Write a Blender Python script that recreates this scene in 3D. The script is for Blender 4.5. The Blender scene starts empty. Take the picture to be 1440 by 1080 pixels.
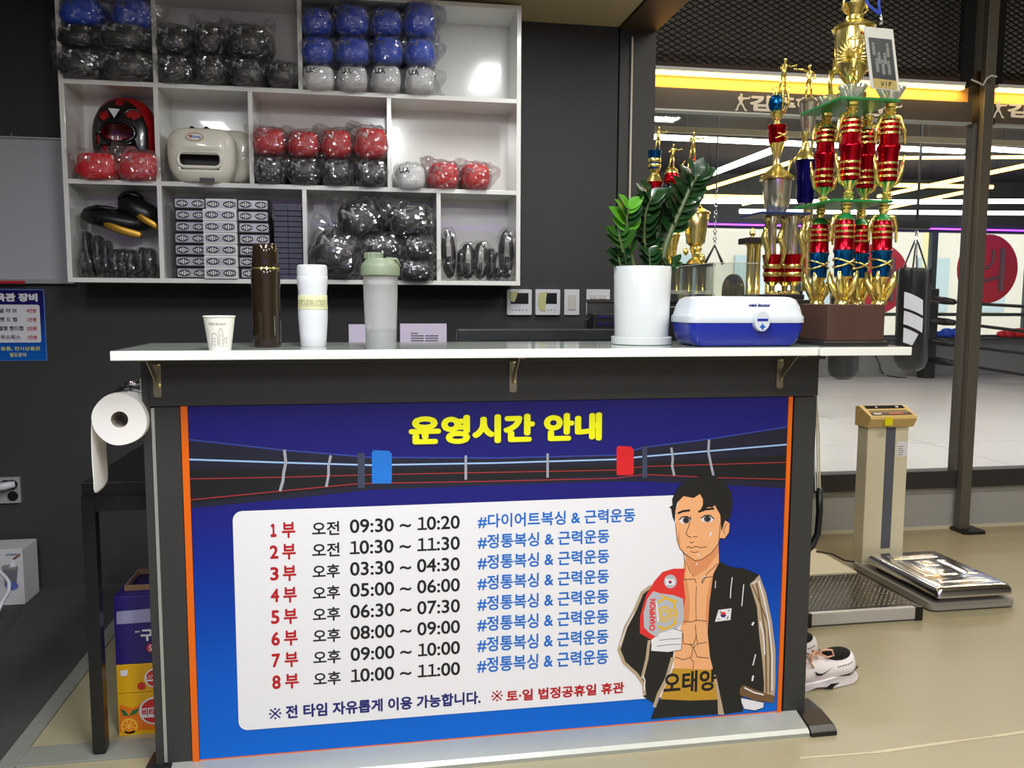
import bpy, bmesh, math, random
from mathutils import Vector, Matrix, noise
R_ = random.Random(7)
PI = math.pi
SC = bpy.context.scene
COL = SC.collection

# ---------------------------------------------------------------- camera
F, PITCH, YAW, ROLL, H = 1177.0, .0986, .1704, .0043, 1.13
FW = Vector((math.sin(YAW)*math.cos(PITCH), math.cos(YAW)*math.cos(PITCH), -math.sin(PITCH)))
_r = Vector((math.cos(YAW), -math.sin(YAW), 0)); _u = _r.cross(FW)
RT = _r*math.cos(ROLL) + _u*math.sin(ROLL); UP = _u*math.cos(ROLL) - _r*math.sin(ROLL)
CAM = Vector((0, 0, H))
cd = bpy.data.cameras.new('camera'); cam = bpy.data.objects.new('camera', cd); COL.objects.link(cam)
cd.sensor_width = 36; cd.lens = F/1440*36; cd.clip_start = .02
cam.matrix_world = Matrix(((RT.x, UP.x, -FW.x, 0), (RT.y, UP.y, -FW.y, 0), (RT.z, UP.z, -FW.z, H), (0, 0, 0, 1)))
SC.camera = cam
SC.view_settings.view_transform = 'Standard'; SC.view_settings.look = 'None'
SC.view_settings.exposure = 0.0; SC.view_settings.gamma = 1.0; SC.view_settings.use_curve_mapping = False
# ---------------------------------------------------------------- world: overcast daylight outside the gym windows
w = bpy.data.worlds.new('world'); SC.world = w; w.use_nodes = True
w.node_tree.nodes['Background'].inputs[0].default_value = (.93, .97, 1, 1)
w.node_tree.nodes['Background'].inputs[1].default_value = 3.6

def area(name, loc, size, energy, color=(1, 1, 1), rot=(0, 0, 0)):
    d = bpy.data.lights.new(name, 'AREA'); d.shape = 'RECTANGLE'; d.size, d.size_y = size
    d.energy = energy; d.color = color
    o = bpy.data.objects.new(name, d); COL.objects.link(o); o.location = loc; o.rotation_euler = rot
    return o
# reception ceiling fittings (above and behind the photographer), plus one added fill at the left
area('reception_light', (.14, .85, 2.24), (.14, .9), 44, (.97, .99, 1))
area('reception_light', (-.95, .85, 2.24), (.14, .9), 18, (.97, .99, 1))  # added fill lamp over the left side, unseen
area('reception_light', (.60, 2.62, 2.24), (.12, .5), 9, (.97, .99, 1))
area('reception_light', (-.5, -1.0, 2.24), (.14, 1.1), 34, (.97, .99, 1))
area('reception_light', (.8, -1.0, 2.24), (.14, 1.1), 34, (.97, .99, 1))
area('lobby_light', (2.4, 1.6, 2.9), (1.6, .2), 40, (1, .94, .80))
area('lobby_light', (2.2, -.6, 2.9), (1.6, .2), 46, (1, .95, .84))
# fill lamps added under the gym ceiling, hidden above the view, lighting the floor
for gx in (2.6, 5.2, 7.8):
    for gy in (4.5, 5.8, 7.0):
        area('gym_fill_light', (gx, gy, 2.92), (1.8, .15), 28, (1, .98, .95))

# ---------------------------------------------------------------- helpers
def at(px, py, X=None, Y=None, Z=None):
    d = FW + RT*((px-720)/F) + UP*((540-py)/F)
    t = X/d.x if X is not None else (Y/d.y if Y is not None else (Z-H)/d.z)
    return CAM + d*t
def mpp(P): return (Vector(P)-CAM).dot(FW)/F
def lin(c):
    return tuple(((v/255)/12.92 if v/255 <= .04045 else ((v/255+.055)/1.055)**2.4) for v in c)

def mat(name, c, rough=.5, metal=0., var=.06, vs=30., bump=0., bs=200., emit=None, es=0., alpha=1., coat=0., spec=.5, trans=0.):
    m = bpy.data.materials.new(name); m.use_nodes = True
    nt = m.node_tree; b = nt.nodes['Principled BSDF']; L = nt.links
    col = lin(c)
    tc = nt.nodes.new('ShaderNodeTexCoord')
    if var > 0:
        n = nt.nodes.new('ShaderNodeTexNoise'); n.inputs['Scale'].default_value = vs; n.inputs['Detail'].default_value = 3
        L.new(tc.outputs['Object'], n.inputs['Vector'])
        mx = nt.nodes.new('ShaderNodeMix'); mx.data_type = 'RGBA'
        mx.inputs[6].default_value = (*[v*(1-var) for v in col], 1); mx.inputs[7].default_value = (*[min(1, v*(1+var)) for v in col], 1)
        L.new(n.outputs['Fac'], mx.inputs[0]); L.new(mx.outputs[2], b.inputs['Base Color'])
    else:
        b.inputs['Base Color'].default_value = (*col, 1)
    if bump > 0:
        n2 = nt.nodes.new('ShaderNodeTexNoise'); n2.inputs['Scale'].default_value = bs
        L.new(tc.outputs['Object'], n2.inputs['Vector'])
        bp = nt.nodes.new('ShaderNodeBump'); bp.inputs['Strength'].default_value = bump; bp.inputs['Distance'].default_value = .01
        L.new(n2.outputs['Fac'], bp.inputs['Height']); L.new(bp.outputs['Normal'], b.inputs['Normal'])
    b.inputs['Roughness'].default_value = rough; b.inputs['Metallic'].default_value = metal
    b.inputs['Alpha'].default_value = alpha; b.inputs['Coat Weight'].default_value = coat
    b.inputs['Specular IOR Level'].default_value = spec
    b.inputs['Transmission Weight'].default_value = trans
    if emit:
        b.inputs['Emission Color'].default_value = (*lin(emit), 1); b.inputs['Emission Strength'].default_value = es
    return m

def glassmat(name, tint=(255, 255, 255), refl=.06, rough=.02, haze=0., top=.7):
    m = bpy.data.materials.new(name); m.use_nodes = True; nt = m.node_tree; nt.nodes.clear(); L = nt.links
    o = nt.nodes.new('ShaderNodeOutputMaterial'); t = nt.nodes.new('ShaderNodeBsdfTransparent'); t.inputs[0].default_value = (*lin(tint), 1)
    g = nt.nodes.new('ShaderNodeBsdfGlossy'); g.inputs['Roughness'].default_value = rough
    lw = nt.nodes.new('ShaderNodeLayerWeight'); lw.inputs[0].default_value = .25
    mr = nt.nodes.new('ShaderNodeMapRange'); mr.inputs[3].default_value = refl; mr.inputs[4].default_value = top
    L.new(lw.outputs['Fresnel'], mr.inputs[0])
    mx = nt.nodes.new('ShaderNodeMixShader'); L.new(mr.outputs[0], mx.inputs[0]); L.new(t.outputs[0], mx.inputs[1]); L.new(g.outputs[0], mx.inputs[2])
    out = mx
    if haze > 0:
        d = nt.nodes.new('ShaderNodeBsdfDiffuse'); d.inputs[0].default_value = (.75, .77, .78, 1)
        m2 = nt.nodes.new('ShaderNodeMixShader'); m2.inputs[0].default_value = haze
        L.new(mx.outputs[0], m2.inputs[1]); L.new(d.outputs[0], m2.inputs[2]); out = m2
    L.new(out.outputs[0], o.inputs[0]); return m

def filmmat():
    # crinkled clear polythene: glossy over mostly transparent, creases a little milky
    m = glassmat('clear_polythene', refl=.09, rough=.12, haze=.05, top=.40); nt = m.node_tree; L = nt.links
    tc = nt.nodes.new('ShaderNodeTexCoord'); v = nt.nodes.new('ShaderNodeTexVoronoi'); v.feature = 'DISTANCE_TO_EDGE'; v.inputs['Scale'].default_value = 15
    n = nt.nodes.new('ShaderNodeTexNoise'); n.inputs['Scale'].default_value = 14
    ad = nt.nodes.new('ShaderNodeVectorMath'); L.new(tc.outputs['Object'], ad.inputs[0])
    sc = nt.nodes.new('ShaderNodeVectorMath'); sc.operation = 'SCALE'; sc.inputs['Scale'].default_value = .08
    L.new(tc.outputs['Object'], n.inputs['Vector']); L.new(n.outputs['Color'], sc.inputs[0]); L.new(sc.outputs[0], ad.inputs[1])
    L.new(ad.outputs[0], v.inputs['Vector'])
    bp = nt.nodes.new('ShaderNodeBump'); bp.inputs['Strength'].default_value = 1; bp.inputs['Distance'].default_value = .012
    L.new(v.outputs['Distance'], bp.inputs['Height'])
    for nd in nt.nodes:
        if nd.type in ('BSDF_GLOSSY', 'BSDF_DIFFUSE'): L.new(bp.outputs['Normal'], nd.inputs['Normal'])
    mr = nt.nodes.new('ShaderNodeMapRange'); mr.inputs[1].default_value = 0; mr.inputs[2].default_value = .03; mr.inputs[3].default_value = .15; mr.inputs[4].default_value = .02
    L.new(v.outputs['Distance'], mr.inputs[0])
    for nd in nt.nodes:
        if nd.type == 'MIX_SHADER' and not nd.inputs[0].is_linked: L.new(mr.outputs[0], nd.inputs[0])
    return m

M = {}
def tag(o, label=None, cat=None, group=None, kind=None):
    if label: o['label'] = label
    if cat: o['category'] = cat
    if group: o['group'] = group
    if kind: o['kind'] = kind
    return o
def thing(name, label, cat, loc=(0, 0, 0), group=None):
    o = bpy.data.objects.new(name, None); COL.objects.link(o); o.location = loc; o.empty_display_size = .05
    return tag(o, label, cat, group)
def origin(o):
    v = Vector((0, 0, 0))
    while o is not None: v += o.location; o = o.parent
    return v
def obj(name, bm, m, parent=None, smooth=False, bev=0., sub=0, solid=0., loc=None):
    """world-space bmesh -> one mesh object; under a parent the mesh is stored in the parent's space"""
    me = bpy.data.meshes.new(name)
    if parent is not None:
        bmesh.ops.translate(bm, verts=bm.verts, vec=-origin(parent))
    elif loc is not None:
        bmesh.ops.translate(bm, verts=bm.verts, vec=-Vector(loc))
    bm.to_mesh(me); bm.free()
    for mm in (m if isinstance(m, (list, tuple)) else [m]): me.materials.append(mm)
    if smooth:
        for p in me.polygons: p.use_smooth = True
    o = bpy.data.objects.new(name, me); COL.objects.link(o)
    if parent is not None: o.parent = parent
    elif loc is not None: o.location = loc
    if solid:
        s = o.modifiers.new('thickness', 'SOLIDIFY'); s.thickness = solid; s.offset = 0
    if bev:
        b = o.modifiers.new('bevel', 'BEVEL'); b.width = bev; b.segments = 2; b.limit_method = 'ANGLE'
        if not smooth: b.harden_normals = False
    if sub:
        s = o.modifiers.new('subsurf', 'SUBSURF'); s.levels = s.render_levels = sub
    if smooth == 'auto' or (smooth and bev):
        try: me.set_sharp_from_angle(angle=.6)
        except Exception: pass
    return o
def struct(name, bm, m, **k): return tag(obj(name, bm, m, **k), kind='structure')
def B(): return bmesh.new()
def box(bm, x0, x1, y0, y1, z0, z1):
    v = [bm.verts.new((x, y, z)) for z in (z0, z1) for y in (y0, y1) for x in (x0, x1)]
    for f in ((0, 2, 3, 1), (4, 5, 7, 6), (0, 1, 5, 4), (2, 6, 7, 3), (0, 4, 6, 2), (1, 3, 7, 5)): bm.faces.new([v[i] for i in f])
    return bm
def bx(*a): return box(B(), *a)
def prism(bm, pts, y0, y1):      # polygon in XZ between two Y
    a = [bm.verts.new((x, y0, z)) for x, z in pts]; b = [bm.verts.new((x, y1, z)) for x, z in pts]
    n = len(pts)
    bm.faces.new(a); bm.faces.new(b[::-1])
    for i in range(n): bm.faces.new((a[i], b[i], b[(i+1) % n], a[(i+1) % n]))
    bmesh.ops.recalc_face_normals(bm, faces=bm.faces)
    return bm
def prismX(bm, pts, x0, x1):     # polygon in YZ between two X
    a = [bm.verts.new((x0, y, z)) for y, z in pts]; b = [bm.verts.new((x1, y, z)) for y, z in pts]
    n = len(pts)
    bm.faces.new(a); bm.faces.new(b[::-1])
    for i in range(n): bm.faces.new((a[i], b[i], b[(i+1) % n], a[(i+1) % n]))
    bmesh.ops.recalc_face_normals(bm, faces=bm.faces)
    return bm
def prismZ(bm, pts, z0, z1):
    a = [bm.verts.new((x, y, z0)) for x, y in pts]; b = [bm.verts.new((x, y, z1)) for x, y in pts]
    n = len(pts)
    bm.faces.new(a); bm.faces.new(b[::-1])
    for i in range(n): bm.faces.new((a[i], b[i], b[(i+1) % n], a[(i+1) % n]))
    bmesh.ops.recalc_face_normals(bm, faces=bm.faces)
    return bm
def flat(bm, pts, y):            # single printed face in XZ at Y=y facing the lobby
    f = bm.faces.new([bm.verts.new((x, y, z)) for x, z in pts])
    f.normal_update()
    if f.normal.y > 0: f.normal_flip()
    return bm
def lathe(bm, prof, c=(0, 0, 0), seg=24, axis='Z', cap=True, flute=0., nf=0, sx=1., sy=1.):
    rings = []
    for r, h in prof:
        ring = []
        for i in range(seg):
            a = 2*PI*i/seg; rr = r*(1+(flute*math.cos(nf*a) if nf else 0))
            x, y = rr*math.cos(a)*sx, rr*math.sin(a)*sy
            p = (x, y, h) if axis == 'Z' else ((x, h, y) if axis == 'Y' else (h, x, y))
            ring.append(bm.verts.new((c[0]+p[0], c[1]+p[1], c[2]+p[2])))
        rings.append(ring)
    for a, b in zip(rings, rings[1:]):
        for i in range(seg): bm.faces.new((a[i], a[(i+1) % seg], b[(i+1) % seg], b[i]))
    if cap:
        bm.faces.new(rings[0][::-1]); bm.faces.new(rings[-1])
    bmesh.ops.recalc_face_normals(bm, faces=bm.faces)
    return bm
def tube(bm, pts, r, seg=8, closed=False):
    pts = [Vector(p) for p in pts]; n = len(pts)
    rad = r if isinstance(r, (list, tuple)) else [r]*n
    rings = []; prev = None
    for i, p in enumerate(pts):
        if closed: t = pts[(i+1) % n]-pts[i-1]
        else: t = pts[min(i+1, n-1)]-pts[max(i-1, 0)]
        t.normalize()
        if prev is None: a = t.orthogonal().normalized()
        else:
            a = prev - t*prev.dot(t)
            a = a.normalized() if a.length > 1e-6 else t.orthogonal().normalized()
        prev = a; b = t.cross(a)
        rings.append([bm.verts.new(p+(a*math.cos(2*PI*k/seg)+b*math.sin(2*PI*k/seg))*rad[i]) for k in range(seg)])
    m = n if closed else n-1
    for i in range(m):
        A, C = rings[i], rings[(i+1) % n]
        for k in range(seg): bm.faces.new((A[k], A[(k+1) % seg], C[(k+1) % seg], C[k]))
    if not closed: bm.faces.new(rings[0][::-1]); bm.faces.new(rings[-1])
    return bm
def ell(bm, c, r, u=16, v=10, e=1., fn=None):   # superellipsoid, e<1 boxier
    def s(x): return math.copysign(abs(x)**e, x)
    rings = []
    for j in range(1, v):
        ph = PI*j/v - PI/2
        rings.append([bm.verts.new((c[0]+r[0]*s(math.cos(ph))*s(math.cos(2*PI*i/u)), c[1]+r[1]*s(math.cos(ph))*s(math.sin(2*PI*i/u)), c[2]+r[2]*s(math.sin(ph)))) for i in range(u)])
    b = bm.verts.new((c[0], c[1], c[2]-r[2])); t = bm.verts.new((c[0], c[1], c[2]+r[2]))
    for A, C in zip(rings, rings[1:]):
        for i in range(u): bm.faces.new((A[i], A[(i+1) % u], C[(i+1) % u], C[i]))
    for i in range(u):
        bm.faces.new((b, rings[0][(i+1) % u], rings[0][i])); bm.faces.new((t, rings[-1][i], rings[-1][(i+1) % u]))
    return bm
def rrect(x0, x1, z0, z1, r, n=6):
    P = []
    for cx, cz, a0 in ((x1-r, z1-r, 0), (x0+r, z1-r, PI/2), (x0+r, z0+r, PI), (x1-r, z0+r, 1.5*PI)):
        for i in range(n+1):
            a = a0+PI/2*i/n; P.append((cx+r*math.cos(a), cz+r*math.sin(a)))
    return P
def circ(cx, cz, r, n=20, rz=None): return [(cx+r*math.cos(2*PI*i/n), cz+(rz or r)*math.sin(2*PI*i/n)) for i in range(n)]
def jitter(bm, amp, sc, seed=0):
    for v in bm.verts:
        v.co += Vector(noise.noise_vector(v.co*sc+Vector((seed*7.3, seed*1.7, seed*3.1))))*amp
    return bm
def rot(bm, ang, axis='Z', c=(0, 0, 0)):
    bmesh.ops.rotate(bm, verts=bm.verts, cent=c, matrix=Matrix.Rotation(ang, 3, axis)); return bm
def shift(bm, v): bmesh.ops.translate(bm, verts=bm.verts, vec=v); return bm

_tc = {}
def glyphs(s, bold=0.):
    """text outline as verts/faces in font units; heavier weights by laying the outline over itself slightly shifted"""
    k = (s, bold)
    if k not in _tc and '1' in s and len(s) < 16:
        # the built-in face draws 1 as a bare bar: take the flagged 1 of the wide set and fit it in its cell
        wd = lambda q: (lambda xs: max(xs)-min(xs))([v[0] for v in glyphs(q)[0]])
        V, FF = [], []; w0 = wd('0'); h = [v[1] for v in glyphs('0')[0]]; z0, z1 = min(h), max(h)
        for i, ch in enumerate(s):
            if ch == ' ': continue
            x = wd('0'+s[:i]+'0')-wd('00')+(0 if i else 0) if i else 0
            if ch == '1':
                v, f = glyphs('\uff11', bold); a = min(q[0] for q in v); c = min(q[1] for q in v); d = max(q[1] for q in v); sc = (z1-z0)/(d-c)
                v = [(x+.04+(q[0]-a)*sc*.95, z0+(q[1]-c)*sc, q[2]) for q in v]
            else:
                v, f = glyphs(ch, bold); v = [(x+q[0], q[1], q[2]) for q in v]
            n = len(V); V += v; FF += [tuple(j+n for j in g) for g in f]
        _tc[k] = (V, FF)
    if k not in _tc:
        c = bpy.data.curves.new('lettering', 'FONT'); c.body = s; c.size = 1; c.resolution_u = 4
        o = bpy.data.objects.new('lettering', c); COL.objects.link(o)
        me = bpy.data.meshes.new_from_object(o.evaluated_get(bpy.context.evaluated_depsgraph_get()))
        vs = [tuple(v.co[:2]) for v in me.vertices]; fs = [tuple(p.vertices) for p in me.polygons]
        bpy.data.objects.remove(o); bpy.data.curves.remove(c); bpy.data.meshes.remove(me)
        V, FF, D = [], [], []
        offs = [(0, 0)] if not bold else [(bold*math.cos(a), bold*math.sin(a)) for a in [i*PI/4 for i in range(8)]]+[(0, 0)]
        for q, (dx, dy) in enumerate(offs):
            n = len(V); V += [(x+dx, y+dy, q) for x, y in vs]; FF += [tuple(i+n for i in f) for f in fs]
        _tc[k] = (V, FF)
    return _tc[k]
def text_bm(s, X0, X1, Z0, Z1, y, bold=0., bm=None, rotate=False):
    V, FF = glyphs(s, bold); bm = bm or B()
    xs = [v[0] for v in V]; ys = [v[1] for v in V]; a, b, c, d = min(xs), max(xs), min(ys), max(ys)
    def P(v):
        u = (v[0]-a)/(b-a); t = (v[1]-c)/(d-c)
        if rotate: u, t = 1-t, u
        return (X0+u*(X1-X0), y - v[2]*6e-6, Z0+t*(Z1-Z0))
    vv = [bm.verts.new(P(v)) for v in V]
    for f in FF:
        try: bm.faces.new([vv[i] for i in f])
        except ValueError: pass
    for f in bm.faces:
        f.normal_update()
        if f.normal.y > 0: f.normal_flip()
    return bm
def text_px(s, pl, pr, pt, pb, Y, bold=0., bm=None, rotate=False):
    a = at(pl, pb, Y=Y); t = at(pl, pt, Y=Y); r = at(pr, pb, Y=Y)
    return text_bm(s, a.x, r.x, a.z, t.z, Y, bold, bm, rotate)
def copy_tree(o, parent=None):
    c = o.copy(); COL.objects.link(c); c.parent = parent
    for ch in list(o.children): copy_tree(ch, c)
    return c
# ================================================================ materials
M['wall'] = mat('charcoal_wall_paint', (54, 54, 56), .75, var=.08, vs=3, bump=.04, bs=300)
M['ceil'] = mat('cream_ceiling_board', (196, 184, 152), .7, var=.03, vs=4)
M['floor'] = mat('beige_vinyl', (158, 150, 122), .33, var=.05, vs=1.6, bump=.015, bs=12)
M['dfloor'] = mat('dark_carpet_tile', (60, 60, 58), .85, var=.2, vs=9, bump=.1, bs=400)
M['strip'] = mat('grey_floor_trim', (128, 130, 122), .5)
M['mats'] = mat('pale_gym_mat', (198, 196, 192), .35, var=.03, vs=2, bump=.02, bs=20)
M['black'] = mat('black_plastic', (22, 22, 24), .35)
M['dgrey'] = mat('charcoal_laminate', (45, 45, 48), .55, var=.05)
M['dpost'] = mat('charcoal_aluminium', (55, 55, 56), .5, var=.04, metal=.2)
M['white'] = mat('white_melamine', (232, 232, 226), .16, var=.015, coat=.4)
M['topgrey'] = mat('glossy_top_reflection_tone', (150, 158, 150), .10, var=.02)  # white top toned grey-green: the dark wall's reflection put into the colour
M['pbrown'] = mat('bronze_grey_aluminium', (98, 94, 86), .45, metal=.2)
M['whitep'] = mat('white_plastic', (208, 211, 217), .3, var=.02)
M['orange'] = mat('orange_edge_strip', (222, 100, 6), .4, var=.03)
M['alu'] = mat('brushed_aluminium', (176, 180, 176), .42, metal=.55)
M['chrome'] = mat('chrome', (225, 225, 228), .06, metal=1, var=0)
M['steel'] = mat('zinc_steel', (150, 142, 125), .38, metal=.8)
M['gold'] = mat('gold_plating', (246, 222, 128), .20, metal=.9, var=.12, vs=60, bump=.12, bs=160)
M['goldm'] = mat('gold_plating_smooth', (248, 228, 144), .17, metal=.9, var=.05)
M['silver'] = mat('silver_plating', (232, 226, 206), .15, metal=.9, var=.05)
M['tred'] = mat('red_metallic_sleeve', (200, 14, 36), .17, metal=.9, var=.05)
M['tblue'] = mat('blue_metallic_sleeve', (14, 92, 160), .2, metal=.9, var=.05)
M['tnavy'] = mat('navy_metallic_sleeve', (24, 22, 120), .2, metal=.85, var=.05)
M['tgreen'] = mat('green_acrylic', (14, 122, 56), .4, var=.04)
M['dblue'] = mat('dark_blue_acrylic', (34, 48, 96), .3)
M['wood'] = mat('walnut_stained_wood', (76, 53, 45), .35, var=.25, vs=8, bump=.03, bs=60)
M['wooddark'] = mat('dark_base_lacquer', (38, 34, 36), .3)
M['brown'] = mat('brown_board', (72, 58, 44), .5, var=.08, vs=3)
M['cream'] = mat('cream_steel', (214, 206, 178), .35, var=.02)
M['panelgrey'] = mat('grey_partition_panel', (128, 128, 128), .6, var=.04, vs=8)
M['purple'] = mat('purple_led', (160, 70, 255), .5, var=0, emit=(150, 60, 255), es=5)
M['ledw'] = mat('white_led_tube', (255, 255, 255), .5, var=0, emit=(245, 255, 250), es=9)
M['ledy'] = mat('warm_led_tube', (255, 225, 150), .5, var=0, emit=(255, 196, 96), es=7)
M['glass'] = glassmat('clear_glass', refl=.035)
M['acryl'] = glassmat('clear_acrylic', tint=(248, 252, 248), refl=.08, rough=.03, haze=.03)
M['mesh'] = mat('black_expanded_metal', (16, 16, 16), .6, metal=.3, var=0)
M['film'] = filmmat()
M['ink'] = mat('black_ink', (14, 14, 16), .5, var=0)
M['pwhite'] = mat('white_print', (226, 226, 232), .4, var=.01)

# ================================================================ room shell
YW = 3.47; YG = 3.70; YF = 11.6; ZC = 2.262; ZH = 2.95
struct('floor', bx(-.86, 9.5, -3, 3.69, -.05, 0), M['floor'])
struct('floor', bx(-3, -.9, -3, YW+.1, -.05, -.001), M['dfloor'])
struct('trim_1', bx(-.90, -.855, -3, YW, -.04, .006), M['strip'], bev=.002)
struct('trim_2', bx(-.855, -.52, 2.10, 2.19, -.01, .005), M['strip'], bev=.002)
gf = struct('floor', bx(.9, 11.3, 3.69, YF, -.06, -.012), M['dfloor'])
y = 3.75; k = 0
while y < YF-.01:
    y1 = min(y+1.12, YF)
    for a, b in ((1.0, 4.4), (4.41, 7.8), (7.81, 11.2)):
        obj('floor_mat', bx(a, b, y, y1-.012, -.012, .012), M['mats'], gf, bev=.004)
    y += 1.12
struct('wall_back', bx(-3, 1.04, YW, YW+.12, -.05, ZC+.3), M['wall'])
struct('wall_left', bx(-3.1, -3, -3, YW+.1, 0, 3), M['wall'])
struct('wall_front', bx(-3.1, 9.6, -3.1, -3, 0, 3.1), mat('pale_wall_paint', (168, 166, 160), .8))
struct('wall_right', bx(9.5, 9.6, -3, 3.7, 0, 3.1), mat('grey_wall_paint', (120, 120, 120), .8))
struct('wall_column', bx(1.045, 1.20, 3.462, 3.80, 0, 2.7), M['dpost'])
struct('ceiling', bx(-3, 1.04, -3, YW, ZC, ZC+.12), M['ceil'])
struct('trim_3', bx(1.045, 1.20, -3, 3.46, ZC-.01, 3.0), M['brown'])
struct('ceiling', bx(1.20, 9.5, -3, 3.7, ZH, ZH+.1), mat('lobby_ceiling', (120, 116, 106), .8))
struct('ceiling', bx(.9, 11.3, 3.7, YF+.1, ZH, ZH+.1), mat('black_gym_ceiling', (20, 20, 18), .8, var=.3, vs=3))
struct('wall_west', bx(.86, .96, 3.8, YF, -.05, ZH), mat('dark_gym_wall', (46, 48, 48), .8))
struct('wall_east', bx(11.2, 11.3, 3.7, YF, -.05, ZH), mat('pale_gym_wall', (150, 150, 150), .8))
wf = struct('wall_far', bx(.96, 11.2, YF, YF+.12, -.05, .60), M['panelgrey'])
obj('upper_wall', bx(.96, 11.2, YF-.15, YF+.12, 2.24, ZH), mat('dark_green_grey_bulkhead', (52, 58, 56), .7), wf)
obj('side_wall', bx(.96, 2.9, YF, YF+.12, .60, 2.24), M['panelgrey'], wf)

# far windows: frames, panes
xs = [2.9, 4.32, 6.3, 8.52, 10.2, 11.2]
fm = mat('dark_window_frame', (46, 60, 62), .5)
for i, (a, b) in enumerate(zip(xs, xs[1:])):
    bm = B(); t = .045
    box(bm, a, a+t, YF, YF+.1, .6, 2.24); box(bm, b-t, b, YF, YF+.1, .6, 2.24)
    box(bm, a+t, b-t, YF, YF+.1, .6, .64); box(bm, a+t, b-t, YF, YF+.1, 2.2, 2.24); box(bm, a+t, b-t, YF, YF+.1, .93, .98)
    wo = struct('window_%d' % (i+1), bm, fm)
    obj('pane', bx(a+t, b-t, YF+.045, YF+.051, .98, 2.2), M['glass'], wo)
    obj('pane', bx(a+t, b-t, YF+.045, YF+.051, .64, .93), M['glass'], wo)
# round red window stickers with an abstract numeral-like mark
smark = mat('grey_vinyl', (120, 84, 96), .6)
sred = mat('red_vinyl', (206, 40, 66), .5, emit=None)
for (px, py, lab) in ((1392, 378, 'round red window sticker with grey strokes, right of the tall partition post'), (1236, 392, 'round red window sticker seen behind the green-plated trophy')):
    c = at(px, py, Y=YF-.02); r = .53
    s = tag(obj('window_sticker', flat(B(), circ(c.x, c.z, r, 40), YF+.03), sred, loc=(c.x, YF+.03, c.z)), lab, 'sticker', 'round red window stickers')
    bm = B()
    arc = [(-.30+.0*i, .22-.04*i) for i in range(4)]
    pts = [(c.x-.30, YF+.02, c.z+.28), (c.x-.33, YF+.02, c.z+.12), (c.x-.2, YF+.02, c.z+.02), (c.x+.0, YF+.02, c.z+.02), (c.x+.08, YF+.02, c.z+.12), (c.x+.08, YF+.02, c.z+.3)]
    tube(bm, pts, .025, 6)
    tube(bm, [(c.x-.36, YF+.02, c.z-.16), (c.x-.1, YF+.02, c.z-.2), (c.x+.2, YF+.02, c.z-.12)], .03, 6)
    tube(bm, [(c.x+.24, YF+.02, c.z+.32), (c.x+.24, YF+.02, c.z-.34)], .045, 6)
    obj('mark', bm, smark, s)
# purple strip on the lobby wall behind the photographer (it shows as a purple sheen in the glossy shelf)
tag(obj('purple_led_strip', bx(-2.95, 2.6, -2.995, -2.975, 1.95, 2.03), M['purple']), 'purple light strip along the lobby wall facing the shelf, mirrored in the glossy shelf back', 'light strip')
# street outside: pale facade opposite, pavement
struct('trim_4', bx(-6, 26, YF+.3, 30, -.6, -.3), mat('pale_pavement', (190, 190, 184), .8))
fac = thing('building', 'pale building with grey windows across the street beyond the gym windows', 'building', (8, 20, -.3))
obj('wall', bx(-4, 24, 20, 20.4, -.3, 9), mat('pale_stone_facade', (176, 172, 156), .8, var=.1, vs=.8), fac)
for ix in range(12):
    for iz in range(2):
        obj('window', bx(4+ix*1.7, 4.9+ix*1.7, 19.95, 20.05, .9+iz*2.4, 2.3+iz*2.4), mat('pale_window_glass', (136, 152, 152), .3) if ix+iz == 0 else bpy.data.materials['pale_window_glass'], fac)
bann = tag(obj('banner', bx(at(1300, 330, Y=14).x, at(1312, 330, Y=14).x, 14, 14.02, -.3, 2.6), mat('yellow_banner_cloth', (206, 200, 140), .7)), 'narrow yellow vertical banner outside the gym window behind the heavy bag', 'banner', None)

# purple led line along the window head
tag(obj('purple_led_strip', bx(3.0, 11.1, YF-.18, YF-.155, 2.225, 2.245), M['purple']), 'thin purple light strip running along the head of the gym windows', 'light strip')

# ---------------------------------------------------------------- glazed partition
par = struct('wall_partition', bx(1.2, 5.6, YG, YG+.05, 0, .21), mat('pale_grey_partition', (168, 168, 166), .6))
obj('bottom_rail', bx(1.2, 2.93, YG-.03, YG+.05, .214, .30), M['dpost'], par, bev=.002)
obj('bottom_rail', bx(2.95, 5.6, YG-.03, YG+.05, .214, .30), M['dpost'], par, bev=.002)
obj('skirting', bx(1.2, 5.6, YG-.012, YG, 0, .014), M['cream'], par)
obj('upper_board', bx(1.2, 5.6, YG+.01, YG+.05, 1.99, 2.24), M['brown'], par)
obj('upper_wall', bx(1.2, 5.6, 3.90, 3.94, 2.15, ZH), mat('grey_backing_wall', (150, 148, 140), .8), par)
obj('mesh_frame', bx(1.2, 5.6, YG-.005, YG+.02, 2.175, 2.235), mat('dark_brown_timber', (60, 42, 26), .6, var=.2, vs=12), par, bev=.003)
obj('stile', bx(2.866, 2.905, YG-.03, YG+.02, .30, 1.985), M['pbrown'], par, bev=.002)
p = obj('post', bx(2.884, 2.938, 3.632, 3.668, .012, 2.9), M['pbrown'], par, bev=.002)
obj('foot_plate', prismZ(B(), [(x, y) for x, y in rrect(2.865, 2.99, 3.57, 3.69, .02)], 0, .014), M['black'], par)
obj('pane', bx(1.2, 2.868, YG+.0, YG+.006, .30, 1.985), M['glass'], par)
obj('pane', bx(2.94, 5.6, YG+.0, YG+.006, .30, 1.985), M['glass'], par)
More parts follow.
